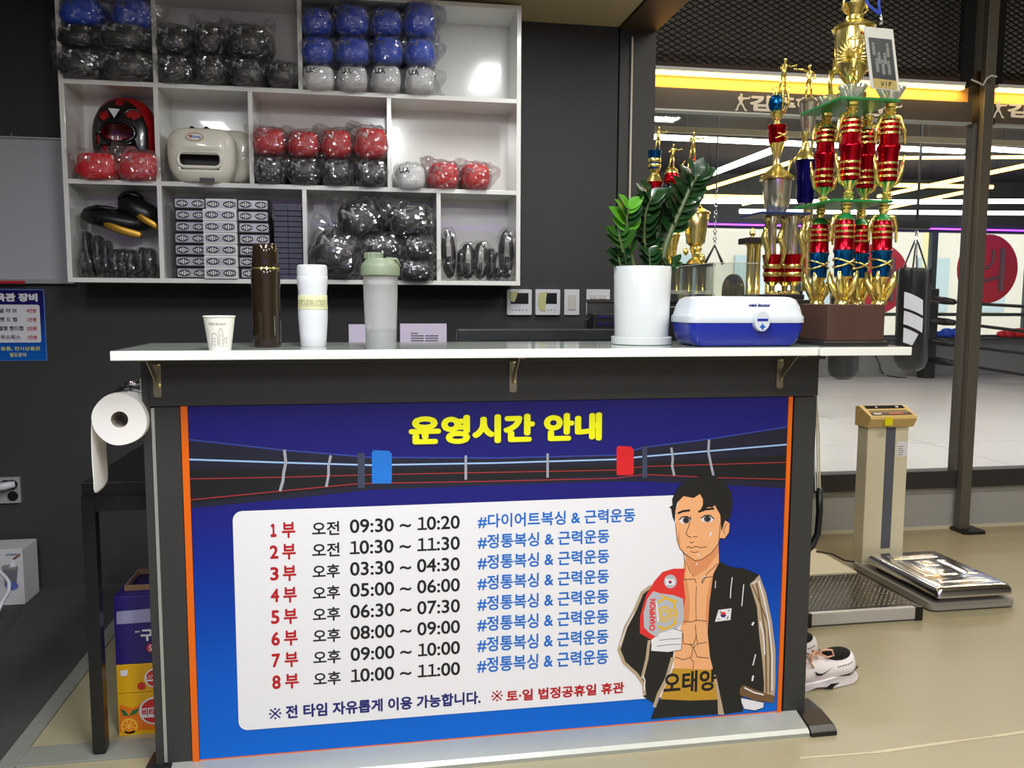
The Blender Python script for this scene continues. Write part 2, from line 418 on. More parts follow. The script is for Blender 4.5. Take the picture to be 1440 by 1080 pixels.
# sign boards below the warm light
for a, b in ((1.215, 2.84), (2.965, 5.6)):
    obj('sign_board', bx(a, b, YG-.045, YG+.008, 1.985, 2.078), mat('taupe_sign_board', (78, 72, 66), .45) if a < 2 else bpy.data.materials['taupe_sign_board'], par)
    obj('lit_board', bx(a, b, YG-.012, YG+.008, 2.08, 2.15), mat('pale_lit_board', (176, 132, 72), .6) if a < 2 else bpy.data.materials['pale_lit_board'], par)
    obj('edge_trim', bx(a, b, YG-.048, YG+.008, 1.978, 1.985), M['alu'], par)
# expanded metal infill above the light: real crossed strands
def mesh_panel(x0, x1, z0, z1, y):
    bm = B(); dx, dz = .052, .026; t = .0030
    def strand(p, q):
        d = Vector((q[0]-p[0], 0, q[1]-p[1])).normalized(); n = Vector((-d.z, 0, d.x))*t
        P = Vector((p[0], y, p[1])); Q = Vector((q[0], y, q[1]))
        for s in (0, 1):
            pass
        v = [bm.verts.new(P+n+Vector((0, -.001, 0))), bm.verts.new(Q+n+Vector((0, -.001, 0))), bm.verts.new(Q-n-Vector((0, .001, 0))), bm.verts.new(P-n-Vector((0, .001, 0)))]
        u = [bm.verts.new(a.co+Vector((0, .003, 0))) for a in v]
        bm.faces.new(v); bm.faces.new(u[::-1])
        for i in range(4): bm.faces.new((v[i], u[i], u[(i+1) % 4], v[(i+1) % 4]))
    m = dz/dx
    hgt = z1-z0; span = hgt/m
    x = x0-span
    while x < x1:
        for s in (1, -1):
            xa, xb = (x, x+span); za, zb = (z0, z1) if s == 1 else (z1, z0)
            ca, cb = max(xa, x0), min(xb, x1)
            if cb > ca:
                strand((ca, za+(ca-xa)*m*s), (cb, za+(cb-xa)*m*s))
        x += dx
    return bm
mp = obj('expanded_metal', mesh_panel(1.22, 2.86, 2.20, ZH, YG-.008), M['mesh'], par); mp['kind'] = 'stuff'
mp = obj('expanded_metal', mesh_panel(2.97, 5.0, 2.20, ZH, YG-.008), M['mesh'], par); mp['kind'] = 'stuff'
obj('mesh_rail', bx(2.80, 2.862, YG-.012, YG+.02, 2.17, ZH), M['black'], par)
obj('mesh_rail', bx(2.965, 3.02, YG-.012, YG+.02, 2.17, ZH), M['black'], par)
# warm LED fittings
for a, b, lab in ((1.235, 2.80, 'warm white linear light above the sign left of the partition post'), (2.975, 4.6, 'warm white linear light above the sign right of the partition post')):
    L_ = thing('linear_light', lab, 'light', (a, YG-.03, 2.16), 'warm linear lights over the partition')
    obj('channel', bx(a, b, YG-.045, YG-.013, 2.153, 2.170), M['whitep'], L_, bev=.002)
    obj('diffuser', bx(a+.004, b-.004, YG-.042, YG-.016, 2.138, 2.153), M['ledy'], L_)
    area('linear_light_glow', ((a+b)/2, YG-.05, 2.135), (b-a, .02), 6, (1, .62, .18), (0, 0, 0))
# lettering on the sign boards and boxer silhouettes
cream = mat('cream_cut_vinyl', (236, 232, 224), .5)
def boxer_icon(px, py0, py1, parent):
    c = at(px, py1, Y=YG-.05); h = at(px, py0, Y=YG-.05).z-c.z; s = h/100
    P = lambda L: [(c.x+x*s, c.z+y*s) for x, y in L]
    bm = B()
    flat(bm, P(circ(-3, 92, 8, 10)), YG-.0465)
    flat(bm, P([(-16, 84), (2, 84), (8, 78), (44, 78), (46, 86), (52, 84), (52, 74), (46, 70), (10, 66), (4, 50), (12, 38), (24, 14), (36, 8), (36, 2), (20, 2), (10, 22), (-4, 40), (-18, 26), (-24, 2), (-38, 0), (-38, 6), (-32, 10), (-26, 30), (-14, 48), (-18, 62), (-24, 70), (-22, 80)]), YG-.0465)
    return obj('boxer_silhouette', bm, cream, parent)
s1 = boxer_icon(1043, 131, 156, par); s2 = boxer_icon(1257, 143, 168, par); s3 = boxer_icon(1405, 141, 166, par)
bm = B(); text_px('김주현체육관', 1054, 1246, 133, 156, YG-.0465, .05, bm)
o = obj('lettering', bm, cream, par)
bm = B(); text_px('김주현체육관', 1416, 1606, 144, 165, YG-.0465, .05, bm)
o = obj('lettering', bm, cream, par)

# conduit and cables
bm = tube(B(), [(1.094, 3.452, 2.22), (1.094, 3.452, 1.0)], .0045, 6)
tag(obj('cable_conduit', bm, mat('pale_conduit', (206, 198, 184), .4)), 'thin pale conduit running down the dark column beside the glass partition', 'conduit')
pts = [at(x, y, Y=3.58) for x, y in ((899, 55), (893, 68), (890, 80), (893, 88), (900, 90), (907, 90))]
tag(obj('light_cable', tube(B(), pts, .004, 6), M['whitep']), 'white cable curling into the left end of the warm linear light', 'cable')
pts = [at(x, y, Y=3.59) for x, y in ((1366, 112), (1376, 116), (1382, 120), (1388, 110), (1394, 106), (1402, 108))]
tag(obj('light_cable', tube(B(), pts, .004, 6), M['whitep']), 'white cable looping across the partition post between the two warm lights', 'cable')

# gym ceiling tubes
def tubelight(p, q, m, r, lab, z=2.45, name='tube_light'):
    a = at(*p, Z=z); b = at(*q, Z=z)
    for v in (a, b):
        if v.y > YF-.3: v.y = YF-.3
    bm = tube(B(), [a, b], r, 8)
    c = (a+b)/2
    t = thing(name, lab, 'light', c, 'gym ceiling tube lights')
    obj('tube', bm, m, t, smooth=True)
    d = (b-a)
    bm = B()
    for f in (.12, .88):
        P = a+d*f; tube(bm, [P+Vector((0, 0, .01)), P+Vector((0, 0, ZH-z))], .003, 4)
    obj('hanger', bm, M['black'], t)
tubelight((908, 192), (1355, 213), M['ledw'], .022, 'nearest long white tube light across the gym behind the trophies')
tubelight((1385, 209), (1600, 222), M['ledw'], .022, 'nearest long white tube light right of the partition post')
tubelight((1130, 223), (1440, 221), M['ledy'], .014, 'thin warm tube light just below the nearest white tube')
tubelight((940, 283), (1360, 284), M['ledw'], .028, 'upper of the two far white tube lights above the gym windows')
tubelight((1385, 283), (1500, 283), M['ledw'], .028, 'upper far white tube light right of the partition post')
tubelight((1040, 297), (1475, 300), M['ledw'], .028, 'lower of the two far white tube lights above the gym windows', 2.36)
tubelight((985, 250), (1095, 208), M['ledw'], .032, 'slanting white tube light rising left of the red and gold trophy', 2.52)
tubelight((978, 270), (1110, 229), M['ledy'], .022, 'slanting warm tube light below the slanting white one', 2.52)
tubelight((985, 276), (1090, 278), M['ledy'], .025, 'short warm tube light level with the plant top')
tubelight((1045, 287), (1098, 275), M['ledy'], .022, 'short slanting warm tube light left of the silver cup')
tubelight((1235, 276), (1440, 233), M['ledy'], .022, 'long slanting warm tube light right of the trophies', 2.55)
tubelight((1245, 293), (1362, 269), M['ledy'], .022, 'lower slanting warm tube light right of the trophies', 2.5)
tubelight((1250, 260), (1396, 263), M['ledy'], .022, 'level warm tube light crossing the slanting ones')
bm = tube(B(), [at(908, 176, Y=4.2), at(1375, 194, Y=4.2), at(1560, 196, Y=4.2)], .014, 6)
tag(obj('curtain_rail', bx(1.22, 6, 4.19, 4.21, 1.995, 2.025), mat('cream_rail', (214, 206, 180), .5)), 'cream rail running high along the gym side of the partition', 'rail')

# ---------------------------------------------------------------- reception counter
ct = thing('reception_counter', 'white-topped charcoal reception counter with a schedule banner on its front', 'counter', (.33, 2.1, 0))
ZT = 1.0223
obj('countertop', bx(-.532, 1.07, 1.862, 2.20, ZT-.020, ZT), M['white'], ct, bev=.0015)
obj('countertop', bx(1.072, 1.312, 1.852, 2.30, ZT-.020, ZT), M['white'], ct, bev=.0015)
obj('top_surface', bx(-.5305, 1.0685, 1.864, 2.1985, ZT, ZT+.0004), M['topgrey'], ct)  # thin sheet over the white slab, reflected dark wall painted into its colour
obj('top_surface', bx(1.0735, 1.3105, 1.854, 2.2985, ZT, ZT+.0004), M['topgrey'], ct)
obj('fascia', bx(-.49, 1.148, 1.992, 2.04, .889, .985), M['dgrey'], ct, bev=.001)
obj('fascia_rail', bx(-.49, 1.160, 1.982, 2.05, .985, 1.0018), M['dgrey'], ct, bev=.001)
obj('post', bx(-.487, -.426, 1.999, 2.05, .028, .887), M['dpost'], ct, bev=.001)
obj('post', bx(1.088, 1.150, 1.999, 2.05, .028, .887), M['dpost'], ct, bev=.001)
obj('side_panel', bx(-.507, -.489, 1.998, 2.07, 0, 1.0), M['dpost'], ct, bev=.001)
obj('edge_seal', bx(-.4875, -.4805, 1.994, 1.9985, .04, .885), M['alu'], ct)
obj('back_panel', bx(-.42, 1.085, 2.012, 2.045, .03, .889), M['dgrey'], ct)
obj('end_panel', bx(1.10, 1.118, 2.05, 2.19, .02, 1.0), M['dgrey'], ct)
bm = prismX(B(), [(1.998, .036), (1.998, 0), (1.925, 0), (1.925, .010), (1.935, .018)], -.47, 1.125)
obj('kick_rail', bm, M['alu'], ct)
bm = prismX(B(), [(2.07, .03), (2.07, 0), (1.918, 0), (1.918, .012), (1.935, .024), (2.0, .034)], 1.127, 1.20)
obj('foot_plate', bm, M['black'], ct, bev=.003)
bm = prismX(B(), [(2.07, .03), (2.07, 0), (1.918, 0), (1.918, .012), (1.935, .024), (2.0, .034)], -.53, -.472)
obj('foot_plate', bm, M['black'], ct, bev=.003)
for px in (221, 721.5, 1096.5):
    X = at(px, 530, Y=1.99).x
    bm = B(); prism(bm, rrect(X-.009, X+.009, .910, 1.0015, .006), 1.9885, 1.9915)
    br = obj('bracket', bm, M['steel'], ct)
    bm = B(); box(bm, X-.009, X+.009, 1.872, 1.9885, .9995, 1.002)
    prismX(bm, [(1.90, .9995), (1.93, .9995), (1.9885, .955), (1.9885, .93)], X-.0012, X+.0012)
    obj('strut', bm, M['steel'], br)
    for z in (.986, .938):
        bm = lathe(B(), [(.0042, 0), (.0042, -.0012), (.002, -.002)], (X+.0035, 1.9885, z), 12, 'Y')
        obj('screw', bm, M['goldm'], br)

# ---------------------------------------------------------------- banner
YB = 1.9975
def gradient(name, stops, z0, z1):
    m = bpy.data.materials.new(name); m.use_nodes = True; nt = m.node_tree; b = nt.nodes['Principled BSDF']; L = nt.links
    g = nt.nodes.new('ShaderNodeNewGeometry'); s = nt.nodes.new('ShaderNodeSeparateXYZ'); r = nt.nodes.new('ShaderNodeMapRange')
    r.inputs[1].default_value = z0; r.inputs[2].default_value = z1
    c = nt.nodes.new('ShaderNodeValToRGB')
    tc = nt.nodes.new('ShaderNodeTexCoord')
    L.new(tc.outputs['Object'], s.inputs[0]); L.new(s.outputs['Z'], r.inputs[0]); L.new(r.outputs[0], c.inputs[0]); L.new(c.outputs[0], b.inputs['Base Color'])
    e = c.color_ramp.elements
    while len(e) < len(stops): e.new(.5)
    for i, (p, col) in enumerate(stops): e[i].position = p; e[i].color = (*lin(col), 1)
    b.inputs['Roughness'].default_value = .42; b.inputs['Specular IOR Level'].default_value = .25
    return m
ban = thing('schedule_banner', 'blue printed banner listing opening hours with a cartoon boxer at its right', 'banner', (.33, YB, .036))
M['bgrad'] = gradient('banner_print', [(0, (0, 100, 204)), (.22, (0, 86, 192)), (.42, (2, 60, 164)), (.58, (16, 40, 138)), (.72, (28, 28, 114)), (1, (30, 28, 112))], 0, .852)
obj('backing', bx(-.408, 1.068, YB, YB+.012, .038, .888), M['bgrad'], ban)
obj('edge_strip', bx(-.424, -.409, YB-.003, YB+.012, .034, .888), M['orange'], ban)
obj('edge_strip', bx(1.069, 1.080, YB-.003, YB+.012, .034, .888), M['orange'], ban)
obj('edge_strip', bx(-.409, 1.069, YB-.001, YB+.012, .034, .038), M['orange'], ban)
LV = [0]
def W(pts, y): return [(a.x, a.z) for a in (at(px, py, Y=y) for px, py in pts)]
def pr(name, polys, m, parent, lv):
    """flat print: polygons given on the photograph, laid on the banner plane"""
    for i, P in enumerate(polys): o = obj(name, flat(B(), W(P, YB), YB-.0002*lv-.00001*i), m, parent)
    return o
def stroke(pts, w, y):
    """constant-width ribbon along px points, w in px"""
    P = [Vector((a.x, a.z)) for a in (at(px, py, Y=YB) for px, py in pts)]; ww = w*mpp((P[0].x, YB, P[0].y))/2
    out = []
    for i in range(len(P)-1):
        d = (P[i+1]-P[i]).normalized(); n = Vector((-d.y, d.x))*ww; e = d*ww*.35
        out.append([tuple(P[i]-e+n), tuple(P[i+1]+e+n), tuple(P[i+1]+e-n), tuple(P[i]-e-n)])
    return out
def strokes(name, lines, m, parent, lv):
    bm = B(); k = 0; one = name in ('outline', 'gleam', 'flag_bars', 'stripe_fold', 'stripe_gleam', 'belt_ornament')
    for pts, w in lines:
        if not one: bm = B()
        for q in stroke(pts, w, YB): flat(bm, q, YB-.0002*lv-.000002*k); k += 1
        if not one: o = obj(name, bm, m, parent)
    if one: o = obj(name, bm, m, parent); o['kind'] = 'stuff'
    return o
# ring photograph strip
rp = pr('ring_picture', [[(264, 616), (400, 631), (520, 642), (700, 643), (865, 638), (905, 627), (1000, 616), (1108, 600), (1107, 687), (1000, 681), (905, 677), (865, 677), (700, 682), (520, 689), (400, 702), (266, 715)]], mat('dark_ring_print', (20, 22, 46), .42, var=.3, vs=14), ban, 1)
pr('ring_shade', [[(265, 660), (520, 660), (865, 655), (905, 650), (1108, 640), (1107, 678), (905, 668), (865, 668), (520, 682), (266, 708)]], mat('black_ring_print', (14, 15, 22), .42), rp, 1.4)
strokes('top_rope', [([(264, 618), (400, 633), (520, 643), (700, 644), (865, 640), (905, 629), (1000, 617), (1108, 600)], 2)], mat('blue_rope_print', (44, 62, 158), .42), rp, 2)
strokes('white_rope', [([(264, 646), (400, 650.5), (520, 654), (700, 651), (865, 646), (905, 642), (1000, 634), (1107, 625)], 2.4)], mat('pale_rope_print', (150, 184, 228), .42), rp, 2)
strokes('red_rope', [([(265, 673.5), (400, 671), (520, 667.5), (865, 661), (905, 656), (1107, 650)], 1.3), ([(266, 703), (400, 690), (505, 680), (700, 676.5), (865, 672.5), (905, 667), (1000, 671.5), (1107, 674)], 1.4)], mat('red_rope_print', (160, 40, 48), .42), rp, 2)
pr('ring_post', [[(503, 637), (513, 637), (513, 686), (503, 686)], [(903, 628), (910, 628), (910, 672), (903, 672)]], mat('grey_post_print', (52, 60, 84), .42), rp, 2.4)
strokes('rope_spacer', [([(400, 633), (402, 650), (399, 665), (398, 676), (394, 690)], 4), ([(465, 641), (462, 655), (462, 668), (459, 684)], 3.6), ([(655, 641), (655, 674)], 3.6), ([(770, 638), (770, 671)], 3.4), ([(944, 630), (946, 645), (945, 655), (948, 668)], 3.4), ([(997, 619), (996, 635), (999, 650), (1003, 668)], 3.6)], mat('silver_spacer_print', (150, 154, 166), .42), rp, 3)
def soft(x0, y0, x1, y1): return [(x0+2, y0), (x1-4, y0+1), (x1, y0+5), (x1, y1-3), (x1-2, y1), (x0+1, y1), (x0, y1-2), (x0, y0+3)]
pr('corner_pad', [soft(523, 633, 551, 680)], mat('blue_pad_print', (22, 112, 205), .42), rp, 4)
pr('corner_pad', [soft(867, 627, 891, 668)], mat('red_pad_print', (206, 24, 34), .42), rp, 4)
# white panel
a = at(327, 719, Y=YB); b = at(331, 1028, Y=YB); c = at(1000, 690, Y=YB)
wp = obj('schedule_panel', flat(B(), rrect(a.x, c.x, b.z+.0005, a.z, .022, 8), YB-.0012), M['pwhite'], ban)
# title
Yt = YB-.0014
ty = mat('yellow_print', (238, 238, 10), .42)
obj('title_outline', text_px('운영시간 안내', 572.5, 848.5, 583, 628.5, Yt, .085), mat('navy_outline_print', (20, 18, 84), .42), ban)
obj('title_lettering', text_px('운영시간 안내', 575, 846, 585, 626, Yt-.0002, .055), ty, ban)
# rows
cr = mat('crimson_print', (176, 14, 30), .42); cb = mat('blue_print', (0, 100, 196), .42); cn = mat('navy_print', (20, 26, 110), .42)
times = ['09:30 ~ 10:20', '10:30 ~ 11:30', '03:30 ~ 04:30', '05:00 ~ 06:00', '06:30 ~ 07:30', '08:00 ~ 09:00', '09:00 ~ 10:00', '10:00 ~ 11:00']
Ys = YB-.0016
for i in range(8):
    f = i/7
    l = lambda a, b: a+(b-a)*f
    bm = B(); text_px('%d' % (i+1), l(380.5, 383) if i == 0 else l(379, 383), l(389, 395) if i == 0 else l(391, 395), l(736.5, 950), l(755.5, 969.5), Ys, .06 if i == 0 else .03, bm)
    text_px('부', l(396.5, 401), l(415.5, 420.5), l(734.5, 948), l(757, 969), Ys, .03, bm)
    obj('session_number', bm, cr, wp)
    obj('session_half', text_px('오전' if i < 2 else '오후', l(439, 441), l(477.5, 479.5), l(734, 946), l(753.5, 965), Ys, .02), M['ink'], wp)
    obj('session_time', text_px(times[i], l(492, 493.3), l(646.7, 647), l(730.5, 941), l(750, 960), Ys, .018), M['ink'], wp)
    obj('session_kind', text_px('#다이어트복싱 & 근력운동' if i == 0 else '#정통복싱 & 근력운동', l(672, 671), 893 if i == 0 else l(857, 855), l(723, 925), l(743, 946.5), Ys, .02), cb, wp)
bm = B()
def kome(cx, cy, s, bm):   # reference mark
    c = at(cx, cy, Y=Ys); r = s*mpp(c)
    for a in (PI/4, -PI/4):
        d = Vector((math.cos(a), math.sin(a)))*r; n = Vector((-d.y, d.x)).normalized()*r*.11
        flat(bm, [(c.x+d.x+n.x, c.z+d.y+n.y), (c.x-d.x+n.x, c.z-d.y+n.y), (c.x-d.x-n.x, c.z-d.y-n.y), (c.x+d.x-n.x, c.z+d.y-n.y)], Ys-.00001*abs(a))
    for dx, dz in ((0, .72), (0, -.72), (.72, 0), (-.72, 0)): flat(bm, circ(c.x+dx*r, c.z+dz*r, r*.17, 8), Ys)
text_px('전 타임 자유롭게 이용 가능합니다.', 402, 676, 992, 1011, Ys, .035, bm)
kome(387, 1003.5, 9.5, bm)
obj('note_lettering', bm, cn, wp)
bm = B(); text_px('토·일 법정공휴일 휴관', 712, 877.5, 971, 987.5, Ys, .035, bm); kome(699, 978.5, 9, bm)
obj('closing_lettering', bm, cr, wp)

# cartoon boxer: flat print, polygons in a 3x-enlarged frame whose corner is at (860,660)
def Q(L): return [(860+u/3, 660+v/3) for u, v in L]
def QS(L, w): return (Q(L), w/3)
skin = mat('skin_print', (232, 168, 118), .42, var=0); skin2 = mat('skin_shade_print', (214, 140, 92), .42, var=0)
blk = mat('robe_black_print', (20, 20, 22), .42, var=0); tan = mat('satin_trim_print', (176, 156, 130), .42, var=0); tan2 = mat('satin_dark_print', (108, 80, 50), .42, var=0)
wht = mat('glove_white_print', (222, 220, 226), .42, var=0); rdp = mat('belt_red_print', (214, 44, 42), .42, var=0); gry = mat('belt_silver_print', (176, 178, 188), .42, var=0)
gld = mat('waistband_gold_print', (186, 140, 36), .42, var=0); gl2 = mat('ornament_gold_print', (222, 176, 30), .42, var=0)
fig = pr('boxer_print', [Q([(300, 420), (305, 385), (318, 350), (300, 350), (285, 330), (275, 295), (268, 180), (290, 110), (340, 95), (430, 100), (462, 200), (458, 225), (480, 214), (498, 226), (495, 265), (476, 292), (455, 290), (450, 315), (452, 395), (470, 440), (430, 700), (425, 850), (262, 850), (262, 780), (297, 640)])], skin, ban, 8.4)
pr('skin_shade', [Q([(305, 356), (350, 384), (376, 380), (420, 352), (450, 312), (450, 350), (400, 420), (350, 452), (330, 420)]), Q([(300, 425), (318, 470), (330, 560), (325, 640), (300, 660)]), Q([(415, 470), (430, 445), (412, 560), (405, 690), (396, 640), (400, 540)]), Q([(274, 300), (285, 260), (290, 330), (330, 372), (300, 350)])], skin2, fig, 8.6)
pr('shorts', [Q([(205, 965), (450, 968), (448, 1032), (300, 1040), (165, 1052), (180, 1010)])], blk, fig, 8.8)
pr('waistband', [Q([(258, 838), (425, 845), (436, 865), (452, 970), (330, 974), (205, 968), (222, 920), (240, 885)])], gld, fig, 9)
bm = text_px('오태양', 860+218/3, 860+440/3, 660+858/3, 660+950/3, YB-.0019, .03)
obj('waistband_lettering', bm, M['ink'], fig)
pr('robe_sleeve', [Q([(178, 488), (122, 518), (88, 598), (52, 662), (24, 760), (48, 818), (100, 865), (132, 905), (134, 958), (176, 985), (200, 950), (235, 880), (258, 790), (262, 760), (170, 760), (165, 715), (120, 690)])], blk, fig, 9)
pr('robe', [Q([(455, 388), (498, 410), (560, 418), (622, 444), (650, 520), (675, 640), (688, 800), (684, 960), (640, 968), (552, 950), (553, 1020), (470, 1032), (442, 905), (414, 790), (404, 690), (412, 560), (428, 440)])], blk, fig, 9.1)
pr('sleeve_stripe', [Q([(600, 468), (622, 444), (650, 520), (675, 640), (690, 760), (690, 900), (684, 978), (640, 968), (642, 900), (634, 800), (622, 700), (612, 580), (582, 482)]), Q([(425, 848), (440, 870), (474, 1034), (448, 1033), (446, 965)])], tan, fig, 9.3)
strokes('trim', [QS([(165, 492), (128, 520), (95, 598), (60, 662), (30, 760), (52, 815), (104, 862), (134, 905), (138, 950)], 14), QS([(158, 722), (148, 800), (128, 880)], 13), QS([(256, 795), (232, 880), (198, 945), (180, 1000)], 15)], tan, fig, 9.4)
pr('cuff', [Q([(540, 922), (556, 908), (610, 930), (640, 940), (688, 955), (683, 985), (600, 972), (540, 950)])], tan2, fig, 9.5)
strokes('stripe_fold', [QS([(610, 480), (626, 560), (645, 680), (650, 800), (652, 940)], 7), QS([(640, 540), (660, 660), (668, 800), (666, 940)], 6), QS([(590, 482), (640, 600), (655, 640)], 5)], tan2, fig, 9.55)
strokes('stripe_gleam', [QS([(620, 470), (640, 540), (662, 650), (676, 780), (676, 930)], 6), QS([(625, 640), (640, 700), (645, 780)], 6), QS([(560, 920), (600, 940), (640, 950)], 6), QS([(132, 870), (140, 890), (136, 930)], 5), QS([(34, 745), (60, 670), (95, 605)], 4)], wht, fig, 9.6)
pr('hand', [Q([(545, 962), (600, 972), (642, 982), (640, 1004), (602, 1016), (560, 1010), (548, 985)])], wht, fig, 9.6)
b_ = pr('belt', [Q([(310, 418), (260, 418), (214, 432), (180, 470), (145, 530), (120, 615), (118, 690), (166, 718), (205, 690), (262, 668), (298, 640), (310, 540), (302, 470)])], rdp, fig, 9.7)
pr('belt_plate', [Q([(175, 513), (205, 522), (262, 530), (300, 545), (304, 590), (302, 640), (280, 668), (230, 686), (188, 706), (160, 690), (136, 665), (134, 605), (150, 545)]), Q([(247+27*math.cos(i*PI/9), 472+29*math.sin(i*PI/9)) for i in range(18)])], gry, fig, 9.8)
def ring_q(u, v, r, w): return QS([(u+r*math.cos(i*PI/10), v+r*math.sin(i*PI/10)) for i in range(21)], w)
strokes('belt_ornament', [ring_q(222, 610, 30, 7), ring_q(222, 610, 16, 8), QS([(196, 560), (230, 540), (262, 560), (272, 610), (262, 655), (225, 672), (196, 662)], 9), QS([(205, 530), (240, 545), (278, 556)], 6), QS([(250, 590), (276, 604), (250, 622)], 6), QS([(200, 680), (240, 668), (280, 640)], 5)], gl2, fig, 9.9)
bm = text_px('CHAMPION', 860+158/3, 860+184/3, 660+548/3, 660+682/3, YB-.002, .05, rotate=True)
obj('belt_lettering', bm, rdp, fig)
pr('hand_wrap', [Q([(168, 742), (200, 692), (240, 678), (262, 672), (298, 682), (293, 760), (238, 770), (166, 765)])], wht, fig, 10)
pr('flag', [Q([(450, 592), (505, 585), (500, 634), (435, 642)]), Q([(226, 460), (264, 462), (266, 486), (228, 487)])], wht, fig, 10)
def half(u, v, r, up): return Q([(u+r*math.cos(a), v-r*math.sin(a)*(1 if up else -1)) for a in [i*PI/8 for i in range(9)]])
pr('flag_red', [half(470, 612, 12, True), half(246, 474, 7, True)], rdp, fig, 10.3); pr('flag_blue', [half(470, 612, 12, False), half(246, 474, 7, False)], cn, fig, 10.3)
strokes('flag_bars', [QS([(455, 604), (460, 597)], 3), QS([(490, 598), (497, 592)], 3), QS([(447, 634), (452, 627)], 3), QS([(486, 630), (492, 623)], 3), QS([(458, 606), (463, 599)], 2), QS([(484, 628), (490, 620)], 2)], M['ink'], fig, 10.3)
pr('hair', [Q([(266, 225), (256, 200), (250, 165), (242, 160), (256, 150), (254, 126), (275, 78), (318, 42), (350, 38), (378, 26), (430, 25), (478, 55), (503, 95), (510, 145), (499, 205), (478, 214), (462, 262), (457, 190), (434, 150), (424, 160), (408, 158), (370, 178), (384, 150), (384, 125), (372, 103), (345, 120), (302, 112), (276, 140), (268, 175)])], blk, fig, 9.9)
strokes('brow', [QS([(280, 184), (300, 176), (328, 172)], 9), QS([(366, 178), (396, 168), (430, 165)], 9)], M['ink'], fig, 10)
pr('eye', [Q([(308+23*math.cos(i*PI/8), 214+15*math.sin(i*PI/8)) for i in range(16)]), Q([(402+27*math.cos(i*PI/8), 208+15*math.sin(i*PI/8)) for i in range(16)])], wht, fig, 9.8)
pr('iris', [Q([(313+14*math.cos(i*PI/8), 214+14*math.sin(i*PI/8)) for i in range(16)]), Q([(403+15*math.cos(i*PI/8), 208+14*math.sin(i*PI/8)) for i in range(16)])], mat('iris_print', (70, 66, 68), .42), fig, 10)
pr('pupil', [Q([(314+7*math.cos(i*PI/8), 214+8*math.sin(i*PI/8)) for i in range(16)]), Q([(404+7*math.cos(i*PI/8), 208+8*math.sin(i*PI/8)) for i in range(16)])], M['ink'], fig, 10.2)
strokes('outline', [QS([(285, 212), (297, 200), (318, 198), (334, 210)], 5), QS([(376, 206), (392, 194), (414, 193), (430, 208)], 5),
    QS([(333, 196), (325, 238), (313, 268), (320, 281), (335, 286)], 2.6), QS([(343, 283), (360, 283)], 2.6), QS([(328, 305), (338, 310), (346, 303)], 2.6),
    QS([(314, 330), (322, 325), (336, 331), (352, 324), (378, 330), (400, 325)], 2.6), QS([(332, 346), (350, 350), (366, 346)], 2.2),
    QS([(268, 225), (275, 295), (285, 330), (303, 352), (350, 384), (378, 380), (420, 352), (450, 312), (458, 228)], 2.4), QS([(458, 225), (480, 214), (498, 226), (495, 265), (476, 292), (455, 290)], 2.4), QS([(484, 228), (472, 252), (476, 272)], 2),
    QS([(302, 352), (306, 380), (312, 420)], 2.4), QS([(312, 385), (330, 430), (346, 450)], 2), QS([(448, 395), (400, 440), (386, 470), (380, 480)], 2.2), QS([(300, 464), (350, 462), (356, 478)], 2.4), QS([(380, 478), (384, 458), (428, 450)], 2.4),
    QS([(357, 490), (354, 560), (356, 640)], 2), QS([(302, 640), (340, 642), (356, 634), (400, 640)], 2.4), QS([(300, 690), (302, 735), (345, 738), (356, 700), (352, 655)], 2.4), QS([(356, 700), (362, 735), (400, 728)], 2.4), QS([(268, 790), (300, 802), (336, 790), (342, 750)], 2.4), QS([(344, 750), (360, 790), (408, 795)], 2.4), QS([(326, 735), (345, 750), (362, 735)], 2.4), QS([(330, 795), (345, 812), (342, 840)], 2.2),
    QS([(200, 720), (240, 715), (292, 712)], 2), QS([(190, 745), (240, 738), (290, 736)], 2), QS([(166, 765), (238, 770), (293, 760), (298, 682), (262, 672)], 2), QS([(545, 962), (642, 982), (640, 1004), (602, 1016), (560, 1010)], 2.4)], M['ink'], fig, 10.4)
strokes('gleam', [QS([(412, 282), (420, 266)], 7), QS([(362, 358), (368, 362)], 6), QS([(356, 402), (360, 396)], 6), QS([(380, 460), (396, 448)], 4), QS([(508, 455), (502, 500), (500, 542)], 4), QS([(556, 485), (548, 575)], 4), QS([(592, 655), (598, 645)], 9), QS([(595, 825), (606, 780)], 5), QS([(592, 890), (596, 870)], 8), QS([(612, 470), (590, 484)], 4), QS([(188, 560), (196, 640)], 6), QS([(438, 470), (436, 500)], 3)], wht, fig, 10.5)
# ================================================================ wall shelf unit
SY = 3.246
sh = thing('wall_shelf', 'white open-fronted shelf unit full of boxing gear on the dark wall', 'shelf', (-.234, SY, 1.191))
X0, X1, Z0, Z1 = -1.058, .589, 1.191, 2.245; T = .0165
obj('back_panel', bx(X0+T, X1-T, 3.452, 3.468, Z0+T, Z1-T), M['white'], sh)
for a, b in ((X0, X0+T), (X1-T, X1)): obj('side_panel', bx(a, b, SY, 3.469, Z0, Z1), M['white'], sh, bev=.0008)
obj('bottom_board', bx(X0+T, X1-T, SY, 3.469, Z0, Z0+T), M['white'], sh, bev=.0008)
obj('top_board', bx(X0+T, X1-T, SY, 3.469, Z1-T, Z1), M['white'], sh, bev=.0008)
ZS = [Z0, 1.539, 1.884]
for z in ZS[1:]: obj('shelf_board', bx(X0+T, X1-T, SY+.001, 3.452, z, z+T), M['white'], sh, bev=.0008)
def divider(px, py, z0, z1):
    x = at(px, py, Y=SY).x
    obj('divider', bx(x-.008, x+.008, SY+.001, 3.452, z0, z1), M['white'], sh, bev=.0008)
for px in (217, 421.5): divider(px, 60, ZS[2]+T, Z1-T)
for px in (221, 353, 547.5): divider(px, 200, ZS[1]+T, ZS[2])
